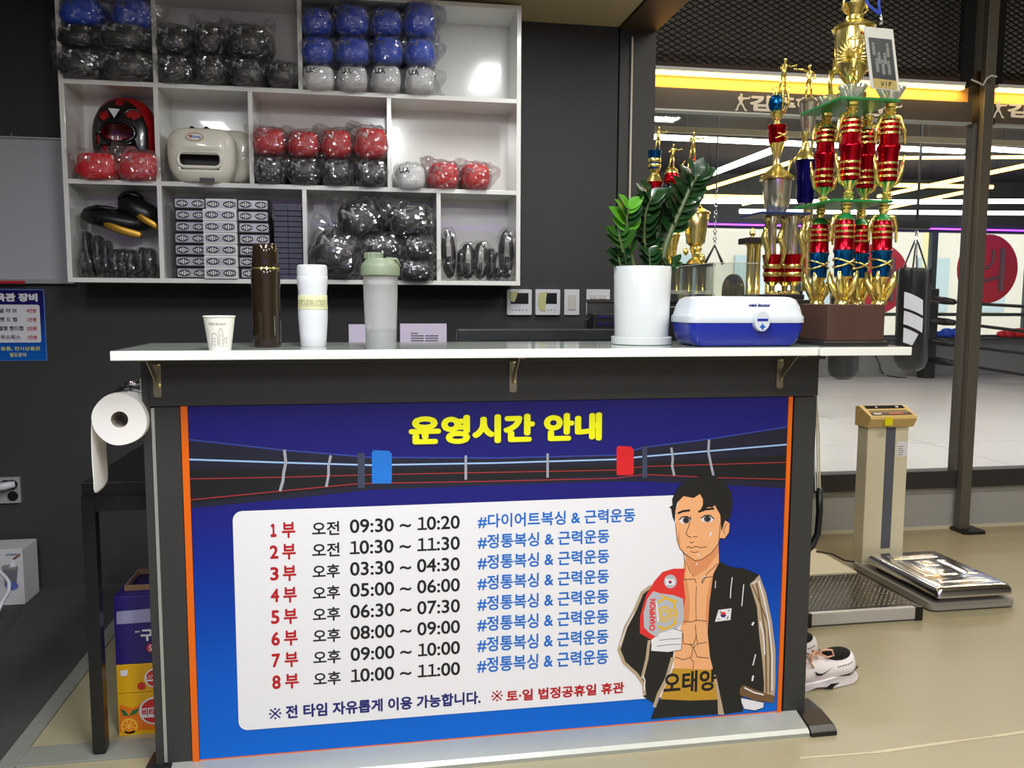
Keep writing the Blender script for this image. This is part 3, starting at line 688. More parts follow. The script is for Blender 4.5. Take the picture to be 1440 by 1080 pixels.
for px in (226, 429, 617): divider(px, 330, ZS[0]+T, ZS[1])

# ---------------------------------------------------------------- boxing gloves in polythene
GC = {'black': mat('black_glove_vinyl', (26, 27, 30), .38, var=.05, bump=.05, bs=60), 'blue': mat('blue_glove_vinyl', (16, 80, 214), .42, var=.05, bump=.05, bs=60),
      'white': mat('white_glove_vinyl', (226, 226, 224), .4, var=.02, bump=.05, bs=60), 'red': mat('red_glove_vinyl', (216, 22, 36), .42, var=.05, bump=.05, bs=60)}
PR = {'black': mat('pale_grey_print', (170, 176, 180), .5), 'blue': mat('dull_blue_print', (92, 96, 120), .5), 'white': mat('dark_print', (40, 48, 56), .5), 'red': mat('grey_red_print', (170, 120, 124), .5)}
RX, RY, RZ, EE = .07, .098, .053, .55
def on_glove(bm, rx=RX, ry=RY, rz=RZ, e=EE, lift=.0012):
    k = 2/e
    for v in bm.verts:
        q = 1-abs(v.co.x/rx)**k-abs(v.co.z/rz)**k
        v.co.y = -ry*max(q, .02)**(1/k)-lift+(v.co.y)*.2
    return bm
def glove_proto(col, word):
    t = thing('boxing_glove', 'boxing glove', 'glove')
    bm = B(); ell(bm, (0, 0, 0), (RX, RY, RZ), 24, 14, EE)
    for v in bm.verts:   # padded seams pinching round the fist
        v.co.x *= 1-.05*math.exp(-((v.co.y+.045)/.012)**2); v.co.z *= 1-.06*math.exp(-((v.co.y+.045)/.012)**2)
    jitter(bm, .004, 14, hash(col) % 3)
    obj('fist_pad', bm, GC[col], t, smooth=True, sub=1)
    bm = B(); ell(bm, (-RX*.80, -.02, -.012), (.02, .055, .024), 12, 8, .8)
    obj('thumb', bm, GC[col], t, smooth=True)
    bm = B(); lathe(bm, [(.036, .06), (.042, .075), (.043, .10), (.040, .115)], (0, 0, 0), 18, 'Y', sx=1.2, sy=.9)
    obj('cuff', bm, GC[col], t, smooth=True)
    bm = text_bm(word, -.052, -.014 if len(word) == 1 else -.005, .012, .034, 0, .03)
    obj('print_mark', on_glove(bm), PR[col], t)
    return t
def bag_mesh(seed, rx=RX, ry=RY, rz=RZ, k=1.13, ear=.045):
    r = random.Random(seed); bm = B(); ell(bm, (0, 0, 0), (rx*k, ry*1.08, rz*k), 34, 22, .75)
    a = r.choice([.6, 2.4, 3.6, 5.7])+r.uniform(-.3, .3); d = Vector((math.cos(a), -.25, math.sin(a)*.8))
    for v in bm.verts:
        n = v.co.normalized(); s = max(0, n.dot(d.normalized()))**9
        v.co += d*ear*s
    for v in bm.verts:
        n = v.co.normalized()
        v.co += n*(noise.noise(v.co*42+Vector((seed*3.3, 0, 0)))*.014+abs(noise.noise(v.co*22+Vector((0, seed, 0))))*.014)
        if v.co.z < -rz*1.05: v.co.z = -rz*1.05
    return bm
def tri(bm):
    bmesh.ops.triangulate(bm, faces=bm.faces); return bm
protos = {c: glove_proto(c, wd) for c, wd in (('black', 'N'), ('blue', 'N'), ('white', 'UA'), ('red', 'N'))}
bagme = []
for s in range(6):
    o = obj('plastic_bag', tri(bag_mesh(s+1)), M['film'], None); bagme.append(o.data); bpy.data.objects.remove(o)
used = set(); gi = [0]
def place_glove(x0, x1, y0, y1, col, label, group, bag=True, dy=0, tilt=0, Yf=None):
    c = at((x0+x1)/2, (y0+y1)/2, Y=SY+.0); s = mpp(c)
    p = protos[col]
    o = p if col not in used else copy_tree(p); used.add(col)
    sx = (x1-x0)*s/(2*RX*1.02); sz = (y1-y0)*s/(2*RZ*1.02)
    o.location = (c.x, SY+.066+dy, c.z); o.scale = (sx, 1, sz); o.rotation_euler = (0, tilt, 0)
    tag(o, label, 'glove', group)
    if bag:
        gi[0] += 1
        b = bpy.data.objects.new('plastic_bag', bagme[gi[0] % 6]); COL.objects.link(b); b.parent = o
        if (gi[0]//6) % 2: b.scale = (-1, 1, 1)
    return o
ordn = ['first', 'second', 'third', 'fourth']
G1 = 'bagged black gloves in the upper left compartment'
for (q, l) in (((83, 142, -5, 37), 'blue glove in clear plastic, left of the two atop the upper left compartment'), ((157, 213, -4, 42), 'blue glove in clear plastic, right of the two atop the upper left compartment')):
    place_glove(*q, 'blue', l, 'bagged blue gloves in the upper left compartment')
for (q, l) in (((81, 137, 34, 69), 'bagged black glove under the left blue glove'), ((139, 208, 32, 72), 'bagged black glove under the right blue glove, upper left compartment'),
               ((80, 142, 68, 111), 'bagged black glove at the bottom left of the upper left compartment'), ((143, 214, 72, 114), 'bagged black glove at the bottom right of the upper left compartment')):
    place_glove(*q, 'black', l, G1)
G2 = 'bagged black gloves in the upper middle compartment'
for i, q in enumerate(((219, 270, 35, 77), (272, 315, 32, 78), (318, 377, 35, 82))):
    place_glove(*q, 'black', 'bagged black glove, %s from the left in the top layer of the upper middle compartment' % ordn[i], G2)
for i, q in enumerate(((222, 270, 77, 118), (273, 319, 77, 120), (322, 373, 82, 122), (375, 417, 87, 123))):
    place_glove(*q, 'black', 'bagged black glove, %s from the left in the bottom layer of the upper middle compartment' % ordn[i], G2)
G3 = 'bagged blue gloves in the upper right compartment'
for i, q in enumerate(((424, 468, 11, 50), (471, 520, 6, 50), (522, 566, 12, 50), (567, 613, 3, 52))):
    place_glove(*q, 'blue', 'bagged blue glove, %s from the left in the topmost row of the upper right compartment' % ordn[i], G3)
for i, q in enumerate(((424, 470, 51, 90), (472, 521, 52, 91), (522, 568, 51, 91), (569, 613, 54, 92))):
    place_glove(*q, 'blue', 'bagged blue glove, %s from the left in the row just above the white gloves' % ordn[i], G3)
for i, q in enumerate(((425, 472, 91, 129), (474, 519, 92, 131), (521, 566, 91, 132), (568, 613, 93, 134))):
    place_glove(*q, 'white', 'bagged white glove, %s from the left under the blue gloves' % ordn[i], 'bagged white gloves in the upper right compartment')
for (q, l) in (((109, 165, 214, 254), 'bagged red glove, left of the pair below the red headguard'), ((167, 222, 213, 255), 'bagged red glove, right of the pair below the red headguard')):
    place_glove(*q, 'red', l, 'bagged red gloves below the headguard', dy=-.044).scale.y = .56
for i, q in enumerate(((355, 402, 179, 219), (404, 450, 183, 222), (451, 496, 181, 223), (498, 546, 178, 224))):
    place_glove(*q, 'red', 'bagged red glove, %s from the left above the middle row black gloves' % ordn[i], 'bagged red gloves in the middle compartment')
for i, q in enumerate(((357, 402, 219, 259), (404, 451, 222, 261), (453, 496, 223, 263), (498, 545, 224, 265))):
    place_glove(*q, 'black', 'bagged black glove, %s from the left under the red gloves' % ordn[i], 'bagged black gloves in the middle compartment')
place_glove(555, 600, 230, 269, 'white', 'unbagged white glove with dark letters beside two red gloves', None, bag=False)
place_glove(603, 647, 227, 267, 'red', 'bagged red glove next to the single white glove', 'bagged red gloves in the right compartment')
place_glove(649, 691, 229, 268, 'red', 'bagged red glove furthest right in the middle row', 'bagged red gloves in the right compartment')
# big black gloves heaped in the lower compartment
for q, l, tl, d in (((545, 607, 288, 332), 'large bagged black glove at the top right of the heap', .0, -.02), ((475, 540, 281, 342), 'large bagged black glove crowning the left of the heap', -.2, -.015),
                 ((566, 610, 331, 367), 'bagged black glove in the middle right of the heap', 0, -.02), ((560, 609, 366, 396), 'bagged black glove at the bottom right of the heap', .05, -.03),
                 ((440, 509, 326, 388), 'large bagged black glove at the lower left of the heap', .25, -.03), ((508, 567, 328, 372), 'bagged black glove in the centre of the heap above the shaker', -.1, -.01)):
    place_glove(*q, 'black', l, 'heaped black gloves in the lower compartment', dy=d, tilt=tl)

# ---------------------------------------------------------------- headguards
def head_shell(cx, cy, cz, rx, ry, rz, hole, e=.8, nu=40, nv=28):
    bm = B(); ell(bm, (0, 0, 0), (rx, ry, rz), nu, nv, e)
    kill = [f for f in bm.faces if hole(f.calc_center_median())]
    bmesh.ops.delete(bm, geom=kill, context='FACES')
    bmesh.ops.translate(bm, verts=bm.verts, vec=(cx, cy, cz)); return bm
hred = mat('red_headguard_leather', (170, 8, 22), .3, var=.06, coat=.3); hblk = mat('black_glossy_leather', (16, 16, 18), .2, coat=.4)
c = at(173, 176, Y=3.34); Yh = 3.388
hg = thing('headguard', 'red and black full-face headguard behind two red gloves', 'headguard', (c.x, Yh, ZS[1]+T))
rx, ry, rz = .108, .060, .150; cz = at(173, 133, Y=3.3).z-.150
eye = lambda v, g=1.: ((v.x+.016)/(.060*g))**2+((v.z-.020)/(.036*g))**2 < 1
obj('shell', head_shell(c.x, Yh, cz, rx, ry, rz, lambda v: v.y < 0 and eye(v) or v.z < -.13), hred, hg, smooth=True, solid=.014)
def onsh(u, v, k=1.03):     # point on the shell front: u,v in metres from its centre
    q = max(.03, 1-abs(u/rx)**2.5-abs(v/rz)**2.5); return (c.x+u, Yh-ry*k*q**.4-.004, cz+v)
def mask(v):                # glossy black front mask with cut-outs that let the red show
    if v.y > -.004 or ((v.x+.012)/.100)**2+((v.z-.002)/.138)**2 > 1 or eye(v, .92): return True
    for u, w_, a_, b_ in ((.030, -.052, .024, .030), (-.060, -.050, .013, .030), (.040, .086, .024, .017), (-.062, .080, .018, .018), (-.010, .128, .016, .012), (-.085, .0, .008, .022)):
        if ((v.x-u)/a_)**2+((v.z-w_)/b_)**2 < 1: return True
    return False
obj('front_mask', head_shell(c.x, Yh, cz, rx*1.07, ry*1.16, rz*1.04, mask, .8, 110, 80), hblk, hg, smooth=True, solid=.006)
obj('eye_frame', tube(B(), [onsh(-.016+.062*math.cos(a), .020+.038*math.sin(a), 1.16) for a in [i*PI/12 for i in range(24)]], .008, 8, True), hblk, hg, smooth=True)
for nm, L in (('cheek_bar', [(-.075, -.018), (-.03, -.022), (.02, -.022), (.048, -.012)]), ('nose_bar', [(-.022, -.02), (-.022, -.05), (-.024, -.085)])):
    obj(nm, tube(B(), [onsh(*p_, 1.18) for p_ in L], .009, 8), hblk, hg, smooth=True)
p = onsh(-.02, .088, 1.1); 
bm = B(); p = (p[0], p[1]-.012, p[2]); flat(bm, [(p[0]-.020, p[2]+.014), (p[0]+.020, p[2]+.012), (p[0], p[2]-.020)], p[1]-.008); flat(bm, [(p[0]-.005, p[2]+.006), (p[0]+.007, p[2]+.005), (p[0]+.0, p[2]-.004)], p[1]-.009)
obj('badge', bm, M['pwhite'], hg)

hw = mat('ivory_headguard_leather', (236, 232, 216), .33, var=.02, coat=.3)
c2 = at(287, 224, Y=3.30)
def white_guard(name, px, py, yy, w, h, label, front=True, dep=.072):
    C = at(px, py, Y=yy); s = mpp(C); rx2, rz2, ry2 = w*s/2, h*s/2, dep
    g = thing(name, label, 'headguard', (C.x, yy, C.z-rz2))
    hole = lambda v: (v.y < 0 and abs(v.x) < rx2*.66 and -rz2*.50 < v.z < rz2*.08) or abs(v.z) > rz2*.93
    bm = head_shell(0, 0, 0, rx2, ry2, rz2, hole, .52, 44, 30)
    for v in bm.verts: v.co.x *= 1-.16*max(0, -v.co.z/rz2)**1.5
    obj('shell', shift(bm, (C.x, yy, C.z)), hw, g, smooth=True, solid=.014)
    obj('opening_pad', tube(B(), [(C.x+x, yy-ry2-.001, C.z+z) for x, z in rrect(-rx2*.66, rx2*.66, -rz2*.46, rz2*.10, rz2*.22, 4)], .0065, 8, True), hw, g, smooth=True)
    if front:
        obj('inner_lining', bx(C.x-rx2*.75, C.x+rx2*.75, yy-.02, yy+.0, C.z-rz2*.6, C.z+rz2*.4), M['ink'], g)
        obj('brow_pad', tube(B(), [(C.x-rx2*.85, yy-ry2*.86, C.z+rz2*.3), (C.x-rx2*.5, yy-ry2, C.z+rz2*.26), (C.x+rx2*.5, yy-ry2, C.z+rz2*.26), (C.x+rx2*.85, yy-ry2*.86, C.z+rz2*.3)], .006, 8), hw, g, smooth=True)
        b = obj('badge', prism(B(), circ(C.x-rx2*.12, C.z+rz2*.62, .031, 24, .016), yy-ry2-.008, yy-ry2+.01), mat('beige_badge', (190, 170, 126), .5), g)
        obj('badge_face', flat(B(), circ(C.x-rx2*.12, C.z+rz2*.62, .026, 24, .011), yy-ry2-.0085), M['pwhite'], b)
        obj('badge_lettering', text_bm('Winning', C.x-rx2*.12-.013, C.x-rx2*.12+.021, C.z+rz2*.62-.006, C.z+rz2*.62+.005, yy-ry2-.009, .03), mat('violet_print', (60, 50, 160), .5), b)
        bm = B(); flat(bm, [(C.x-rx2*.12-.022, C.z+rz2*.62+.006), (C.x-rx2*.12-.008, C.z+rz2*.62+.006), (C.x-rx2*.12-.014, C.z+rz2*.62-.006)], yy-ry2-.009)
        obj('badge_arrow', bm, cr, b)
        for q in (-.03, .02):
            obj('lace', tube(B(), [(C.x+q-.012, yy-.03, C.z+rz2*.98), (C.x+q, yy-.04, C.z+rz2*1.06), (C.x+q+.012, yy-.03, C.z+rz2*.99)], .004, 6), M['black'], g)
        obj('chin_strap', bx(C.x+.0, C.x+.05, yy-ry2-.012, yy-ry2-.006, C.z-rz2*1.0, C.z-rz2*.86), M['black'], g)
    else:
        b = obj('label_patch', prism(B(), rrect(C.x+rx2*.42, C.x+rx2*.8, C.z+rz2*.0, C.z+rz2*.45, .003), yy-ry2*.98, yy-ry2*.9), mat('yellow_patch', (206, 200, 60), .5), g)
        obj('patch_lettering', text_bm('Winning', C.x+rx2*.44, C.x+rx2*.78, C.z+rz2*.2, C.z+rz2*.34, yy-ry2*.985, .02), bpy.data.materials['violet_print'], b)
    return g
white_guard('headguard', 286, 222, 3.289, 86, 74, 'ivory full-face headguard with an oval badge, in front of a second one')
white_guard('headguard', 302, 221, 3.40, 106, 72, 'second ivory headguard mostly hidden behind the badged one', False, .040)

# ---------------------------------------------------------------- hand wrap boxes
wb = mat('black_carton', (30, 30, 33), .35); ww = mat('white_carton', (232, 232, 232), .35); wn = mat('foil_window', (186, 186, 190), .25, metal=.3); wfd = mat('pale_wrap_fold', (226, 226, 228), .4)
def wrap_proto(m, m2):
    t = thing('hand_wrap_box', 'box', 'box'); w_, h_, d_ = .115, .0415, .14
    obj('carton', bx(-w_/2, w_/2, -d_/2, d_/2, 0, h_), m, t, bev=.002)
    obj('front_label', prism(B(), rrect(-w_/2+.006, w_/2-.004, .006, h_-.005, .006), -d_/2-.0012, -d_/2), m2, t)
    for s in (-.026, .030):
        wd = obj('window', prism(B(), circ(s, h_/2, .022, 16, .0125), -d_/2-.0018, -d_/2-.001), wb, t)
        for q in range(5): obj('wrap_fold', prism(B(), rrect(s-.017+q*.0075, s-.0125+q*.0075, h_/2-.009+.003*abs(q-2), h_/2+.009-.003*abs(q-2), .001, 2), -d_/2-.0024, -d_/2-.0018), wfd, wd)
    return t
pb = wrap_proto(wb, wn); pw = wrap_proto(ww, wn); first = {0: True, 1: True}
def wrap(px, py, wpx, kind, label, group, yy=3.33):
    P = at(px, py, Y=SY+.005); src = pw if kind else pb
    o = src if first[kind] else copy_tree(src); first[kind] = False
    o.location = (P.x, yy, P.z); s = wpx*mpp(P)/.115; o.scale = (s, 1, .98); tag(o, label, 'box', group); return o
rows = ['topmost', 'second from the top', 'third from the top', 'middle', 'third from the bottom', 'second from the bottom', 'bottom']
def setz(o, i, dy=0): o.location.z = ZS[0]+T+(6-i)*.0415+.0005*(7-i)
for i in range(7):
    for px, nm in ((266, 'left black'), (356, 'right black')):
        setz(wrap(px+R_.uniform(-1.5, 1.5), 285, 43, 0, 'black hand wrap box, %s in the %s stack' % (rows[i], nm), '%s stack of hand wrap boxes' % nm), i)
    setz(wrap(309, 285, 45, 1, 'white hand wrap box, %s in the white stack' % rows[i], 'white stack of hand wrap boxes', 3.305 if i else 3.34), i)
bl = mat('blue_grey_carton', (58, 60, 84), .45)
z = ZS[0]+T
for k in range(2):
    xx = at(395+20*k, 340, Y=3.26).x; me = None
    for i in range(14):
        c0 = (xx, 3.33, z+.0196*i+.0002)
        if k == 0 and i == 0:
            o = obj('wrap_packet', bx(xx-.026, xx+.026, 3.27, 3.39, c0[2], c0[2]+.0188), bl, loc=c0, bev=.002); pk = o
        else:
            o = pk.copy(); COL.objects.link(o); o.location = c0
        tag(o, 'thin blue-grey packet, %s from the bottom of the %s of two dark stacks' % (['first', 'second', 'third', 'fourth', 'fifth', 'sixth', 'seventh', 'eighth', 'ninth', 'tenth', 'eleventh', 'twelfth', 'thirteenth', 'fourteenth'][i], ('left', 'right')[k]), 'packet', '%s dark stack of wrap packets' % ('left', 'right')[k])
# ---------------------------------------------------------------- focus mitts
gband = mat('gold_mitt_band', (190, 146, 52), .35, metal=.6, var=.1, vs=30)
def mitt(px, py, w, h, ang, band, label, yy, zoff):
    C = at(px, py, Y=yy); s = mpp(C)
    t = thing('focus_mitt', label, 'mitt', (C.x, yy, C.z-h*s/2), 'focus mitts in the lower left compartment')
    bm = B(); ell(bm, (0, 0, 0), (w*s/2, .07, h*s/2*.62), 24, 12, .85)
    for v in bm.verts: v.co.z += -.25*v.co.x*0
    rot(bm, ang, 'Y'); shift(bm, (C.x, yy, C.z)); obj('pad', bm, M['black'], t, smooth=True)
    bm = B(); P = [at(x, y, Y=yy-.072) for x, y in band]; hh = 6.2*s
    top = [bm.verts.new(p+Vector((0, .012*abs(i-1.5)/1.5, hh))) for i, p in enumerate(P)]; bot = [bm.verts.new(p+Vector((0, .012*abs(i-1.5)/1.5, -hh))) for i, p in enumerate(P)]
    for i in range(len(P)-1): bm.faces.new((bot[i], bot[i+1], top[i+1], top[i]))
    obj('gold_band', bm, gband, t, smooth=True, solid=.006, sub=1)
    bm = B(); ell(bm, (C.x-w*s*.2, yy+.01, C.z+h*s*.28), (w*s*.28, .05, h*s*.24), 14, 8, .9); obj('hand_pocket', bm, M['black'], t, smooth=True)
    obj('wrist_strap', tube(B(), [(C.x-w*s*.42, yy-.02, C.z+h*s*.30), (C.x-w*s*.2, yy-.05, C.z+h*s*.42), (C.x+w*s*.08, yy-.05, C.z+h*s*.34)], .007, 6), M['black'], t, smooth=True)
mitt(163, 311, 92, 42, .16, [(142, 312), (158, 320), (178, 326), (201, 331)], 'black focus mitt with gold band, lower and further left of two', 3.34, 0)
mitt(198, 298, 62, 56, .5, [(187, 298), (198, 306), (211, 313), (224, 320)], 'black focus mitt with gold band, upper and further right of two', 3.365, 0)
# ---------------------------------------------------------------- bagged wraps standing in a row
def pack(px, py0, py1, w, lean, yy, label, group, coil=False):
    b = at(px, py1, Y=yy); s = mpp(b); h = (py1-py0)*s
    t = thing('bagged_rope' if coil else 'bagged_wrap', label, 'rope' if coil else 'hand wrap', (b.x, yy, ZS[0]+T+.001), group)
    bm = B()
    if coil:
        for q in range(4): tube(bm, [(b.x+(w*s*.30+.003*q)*math.cos(a)*(.8+.06*q), yy-.012+.007*q, ZS[0]+T+h*.5+h*.44*math.sin(a)) for a in [i*PI/8 for i in range(16)]], .0045, 6, True)
        obj('cord', bm, M['black'], t, smooth=True)
        bm = B(); tube(bm, [(b.x-.006, yy-.03, ZS[0]+T+.01), (b.x-.002, yy-.03, ZS[0]+T+h*.45)], .008, 8); obj('handle', bm, M['black'], t, smooth=True)
    else:
        ell(bm, (b.x, yy, ZS[0]+T+h/2), (w*s/2*.8, .05, h/2*.94), 14, 12, .55); jitter(bm, .003, 40, px)
        obj('rolled_cloth', bm, GC['black'], t, smooth=True)
    bm = B(); ell(bm, (b.x, yy, ZS[0]+T+h/2), (w*s/2+.004, .056, h/2), 18, 14, .6)
    for v in bm.verts: v.co += Vector((noise.noise(v.co*60)*.005, noise.noise(v.co*50+Vector((9, 0, 0)))*.006-(.006 if v.co.z > ZS[0]+T+h*.7 else 0), 0))
    obj('plastic_bag', tri(bm), M['film'], t)
    t.rotation_euler = (0, lean, 0)
for i, (px, y0, w, ln) in enumerate(((124, 347, 9, -.02), (134, 324, 11, -.14), (146, 330, 11, -.08), (155, 338, 10, -.03), (166, 350, 12, .02), (178, 349, 12, -.03), (190, 350, 12, -.06), (202, 347, 12, .02), (214, 348, 12, .0))):
    pack(px, y0, 391, w, ln, 3.285+.01*(i % 2), 'black hand wraps in clear bag, %s standing below the focus mitts' % ['leftmost', 'second from the left', 'third from the left', 'fourth from the left', 'middle one', 'fourth from the right', 'third from the right', 'second from the right', 'rightmost'][i], 'bagged wraps standing under the mitts')
for i, (px, y0, w, ln, co) in enumerate(((633, 318, 20, -.05, True), (646, 348, 12, .05, False), (658, 338, 22, 0, True), (675, 336, 24, .03, True), (688, 346, 12, .05, False), (700, 352, 18, -.03, True), (712, 318, 22, 0, True))):
    pack(px, y0, 393, w, ln, 3.29+.012*(i % 2), ('black skipping rope in clear bag, ' if co else 'black wraps in clear bag, ')+['leftmost', 'second from the left', 'third from the left', 'middle one', 'third from the right', 'second from the right', 'rightmost'][i]+' in the lower right compartment', 'bagged ropes in the lower right compartment', co)
# ================================================================ things on the wall
def wall_box(name, x0, x1, y0, y1, d, m, label, cat, Y=YW, group=None, r=.006):
    a = at(x0, y1, Y=Y-d); b = at(x1, y0, Y=Y-d)
    t = thing(name, label, cat, ((a.x+b.x)/2, Y, a.z), group)
    obj('plate', prism(B(), rrect(a.x, b.x, a.z, b.z, r, 4), Y-d, Y), m, t, bev=.001)
    return t, a, b
M['pfilm'] = mat('yellowed_film', (206, 206, 150), .15, alpha=.8)
M['rock'] = mat('grey_rocker', (196, 192, 186), .4)
scr = mat('dark_lcd', (26, 28, 34), .15, var=0)
for (x0, x1, l) in ((713, 748, 'left of two square white wall thermostats'), (753, 788, 'right of two square white wall thermostats')):
    t, a, b = wall_box('thermostat', x0, x1, 407, 443, .02, M['whitep'], l, 'thermostat', group='wall thermostats')
    w_ = b.x-a.x; h_ = b.z-a.z
    obj('peeling_film', prism(B(), [(a.x+w_*.10, b.z-.012), (a.x+w_*.42, b.z-.006), (a.x+w_*.38, b.z-h_*.3), (a.x+w_*.28, b.z-h_*.5), (a.x+w_*.13, b.z-h_*.45)] if x0 < 750 else [(a.x+w_*.12, b.z-.016), (a.x+w_*.46, b.z-.008), (a.x+w_*.42, b.z-h_*.4), (a.x+w_*.40, b.z-h_*.84), (a.x+w_*.20, b.z-h_*.82), (a.x+w_*.08, b.z-h_*.6)], YW-.0225, YW-.0218), M['pfilm'], t)
    obj('screen', bx(a.x+w_*.15, a.x+w_*.86, YW-.0215, YW-.0195, a.z+h_*.44, a.z+h_*.86), scr, t)
    for q in range(5): obj('button', lathe(B(), [(.003, 0), (.003, -.0015)], (a.x+w_*(.22+.14*q), YW-.02, a.z+h_*.2), 10, 'Y'), M['panelgrey'], t)
t, a, b = wall_box('light_switch', 793.5, 815, 407, 443, .008, M['whitep'], 'narrow white wall switch with one rocker', 'switch', r=.002)
obj('rocker', bx(a.x+.016, b.x-.015, YW-.012, YW-.0075, a.z+.022, b.z-.022), M['rock'], t, bev=.002)
t, a, b = wall_box('light_switch', 824.5, 858, 407, 443, .008, M['whitep'], 'wide white wall switch with six small rockers', 'switch', r=.002)
for i in range(2):
    for j in range(3): obj('rocker', bx(a.x+.014+.040*i, a.x+.045+.040*i, YW-.012, YW-.0075, a.z+.022+.023*j, a.z+.041+.023*j), M['rock'], t, bev=.0015)
t, a, b = wall_box('socket', -22, 27, 671, 709, .012, mat('grey_socket_plate', (156, 156, 158), .4), 'grey four-outlet wall socket with a white plug', 'socket', r=.003)
for u, v in ((.22, .72), (.62, .72), (.22, .28), (.80, .28), (.80, .72)):
    obj('outlet', lathe(B(), [(.019, 0), (.019, -.003)], (a.x+(b.x-a.x)*u, YW-.012, a.z+(b.z-a.z)*v), 18, 'Y'), M['black'], t)
P = at(7, 683, Y=YW-.04)
pl = thing('power_plug', 'white plug and its cable hanging from the grey wall socket', 'plug', P)
obj('plug_body', tube(B(), [P+Vector((.035, -.0, .005)), P+Vector((0, -.01, 0)), P+Vector((-.05, -.02, -.01))], [.012, .016, .009], 10), M['whitep'], pl, smooth=True)
pts = [at(-40, 760, Y=3.2), at(-5, 800, Y=3.15), at(8, 812, Y=3.1), at(13, 820, Y=3.08), at(12, 832, Y=3.05), at(4, 845, Y=3.0), at(-4, 862, Y=2.95)]
tag(obj('white_cable', tube(B(), pts, .0065, 8), M['whitep'], smooth=True), 'white cable curving in front of the white carton on the left', 'cable')
for i, (u, v) in enumerate(((32, 700), (48, 814))):
    P = at(u, v, Y=YW); tag(obj('wall_screw', lathe(B(), [(.004, 0), (.003, -.004)], P, 10, 'Y'), M['chrome']), ['small bright screw in the wall right of the grey socket', 'small bright screw low on the wall right of the white carton'][i], 'screw')
# whiteboard
a = at(-60, 398, Y=YW-.03); b = at(95, 194, Y=YW-.03)
wbd = thing('whiteboard', 'whiteboard with aluminium frame beside the left end of the shelf', 'whiteboard', ((a.x+b.x)/2, YW, a.z))
obj('board', bx(a.x, b.x, YW-.022, YW-.004, a.z+.012, b.z-.006), mat('grey_white_enamel', (178, 180, 186), .18, var=.03, vs=3), wbd)
obj('frame', bx(a.x, b.x, YW-.03, YW, b.z-.008, b.z), M['alu'], wbd, bev=.001)
obj('frame', bx(a.x, b.x, YW-.03, YW, a.z, a.z+.016), M['alu'], wbd, bev=.001)
P = at(16, 189, Y=YW-.02); obj('hook', lathe(B(), [(.005, -.018), (.006, 0)], (P.x, YW, P.z), 10, 'Y'), M['chrome'], wbd)
P = at(33, 397, Y=YW-.05)
tag(obj('board_marker', tube(B(), [(P.x-.10, YW-.038, a.z+.004), (P.x, YW-.038, a.z+.004)], .006, 8), mat('red_marker', (190, 40, 50), .4)), 'red marker on the lower frame of the whiteboard', 'marker')
# price poster
a = at(-62, 508, Y=YW-.004); b = at(61.5, 407, Y=YW-.004); YP = YW-.005
po = thing('price_poster', 'small blue price poster on the dark wall under the whiteboard', 'poster', ((a.x+b.x)/2, YW, a.z))
M['pgrad'] = gradient('poster_print', [(0, (0, 96, 190)), (.3, (6, 78, 172)), (.65, (22, 26, 110)), (1, (18, 10, 84))], 0, b.z-a.z)
obj('edge', bx(a.x, b.x, YP+.001, YW, a.z, b.z), mat('pale_poster_edge', (90, 130, 200), .4), po)
obj('sheet', bx(a.x+.004, b.x-.003, YP, YP+.001, a.z+.003, b.z-.003), M['pgrad'], po)
q0 = at(-56, 482, Y=YP); q1 = at(55.5, 428.5, Y=YP)
obj('white_panel', flat(B(), rrect(q0.x, q1.x, q0.z, q1.z, .008), YP-.0005), M['pwhite'], po)
def pt(name, s, x0, x1, y0, y1, m, bold=.03): return obj(name, text_px(s, x0, x1, y0, y1, YP-.001, bold), m, po)
pt('heading_lettering', '체육관 장비', -21, 53, 412, 424, M['pwhite'], .06)
for s, x0, x1, y, pz in (('글 러 브', -1, 24, 433.5, '4만원'), ('핸 드 랩', 0, 24, 446, '1만원'), ('겔형 핸드랩', -2, 33, 458.5, '2만원'), ('마우스피스', -6, 29, 471, '1만원')):
    pt('item_lettering', s, x0, x1, y, y+6.5, M['ink']); pt('price_lettering', pz, 37+(y-433)*.03, 51+(y-433)*.03, y+.5, y+6.5, cr)
ylt = mat('pale_yellow_print', (206, 206, 130), .5)
pt('footer_lettering', '의류, 용품, 전시상품은', -18, 57, 487.5, 493.5, ylt); pt('footer_lettering', '별도문의', 14, 37, 496, 502, ylt)
# papers behind the counter
pap = mat('lilac_white_paper', (196, 186, 208), .7, var=.02)
for (x0, x1, y0, y1, l, txt) in ((491, 521, 456, 490, 'plain sheet of paper standing behind the shaker bottle', 0), (563, 628, 455, 490, 'printed sheet of paper standing behind the counter left of the dark screen', 1)):
    Yp = 2.75; a = at(x0, y1+10, Y=Yp); b = at(x1, y0, Y=Yp)
    t = thing('paper_sheet', l, 'paper', ((a.x+b.x)/2, Yp,   .731), 'papers standing behind the counter')
    bm = bx(a.x, b.x, Yp-.0008, Yp, .7305, b.z); obj('sheet', bm, pap, t)
    if txt:
        bm = B()
        for i in range(5):
            q = at(578, 469.5+3.4*i, Y=Yp-.002); u = at(596 if i else 588, 469.5+3.4*i, Y=Yp-.002); flat(bm, [(q.x, q.z), (u.x, u.z), (u.x, u.z+.003), (q.x, q.z+.003)], Yp-.0012)
            if i: v = at(598, 469.5+3.4*i, Y=Yp); u = at(616, 469.5+3.4*i, Y=Yp); flat(bm, [(v.x, v.z), (u.x, u.z), (u.x, u.z+.003), (v.x, v.z+.003)], Yp-.0012)
        o = obj('printed_lines', bm, M['ink'], t); o['kind'] = 'stuff'
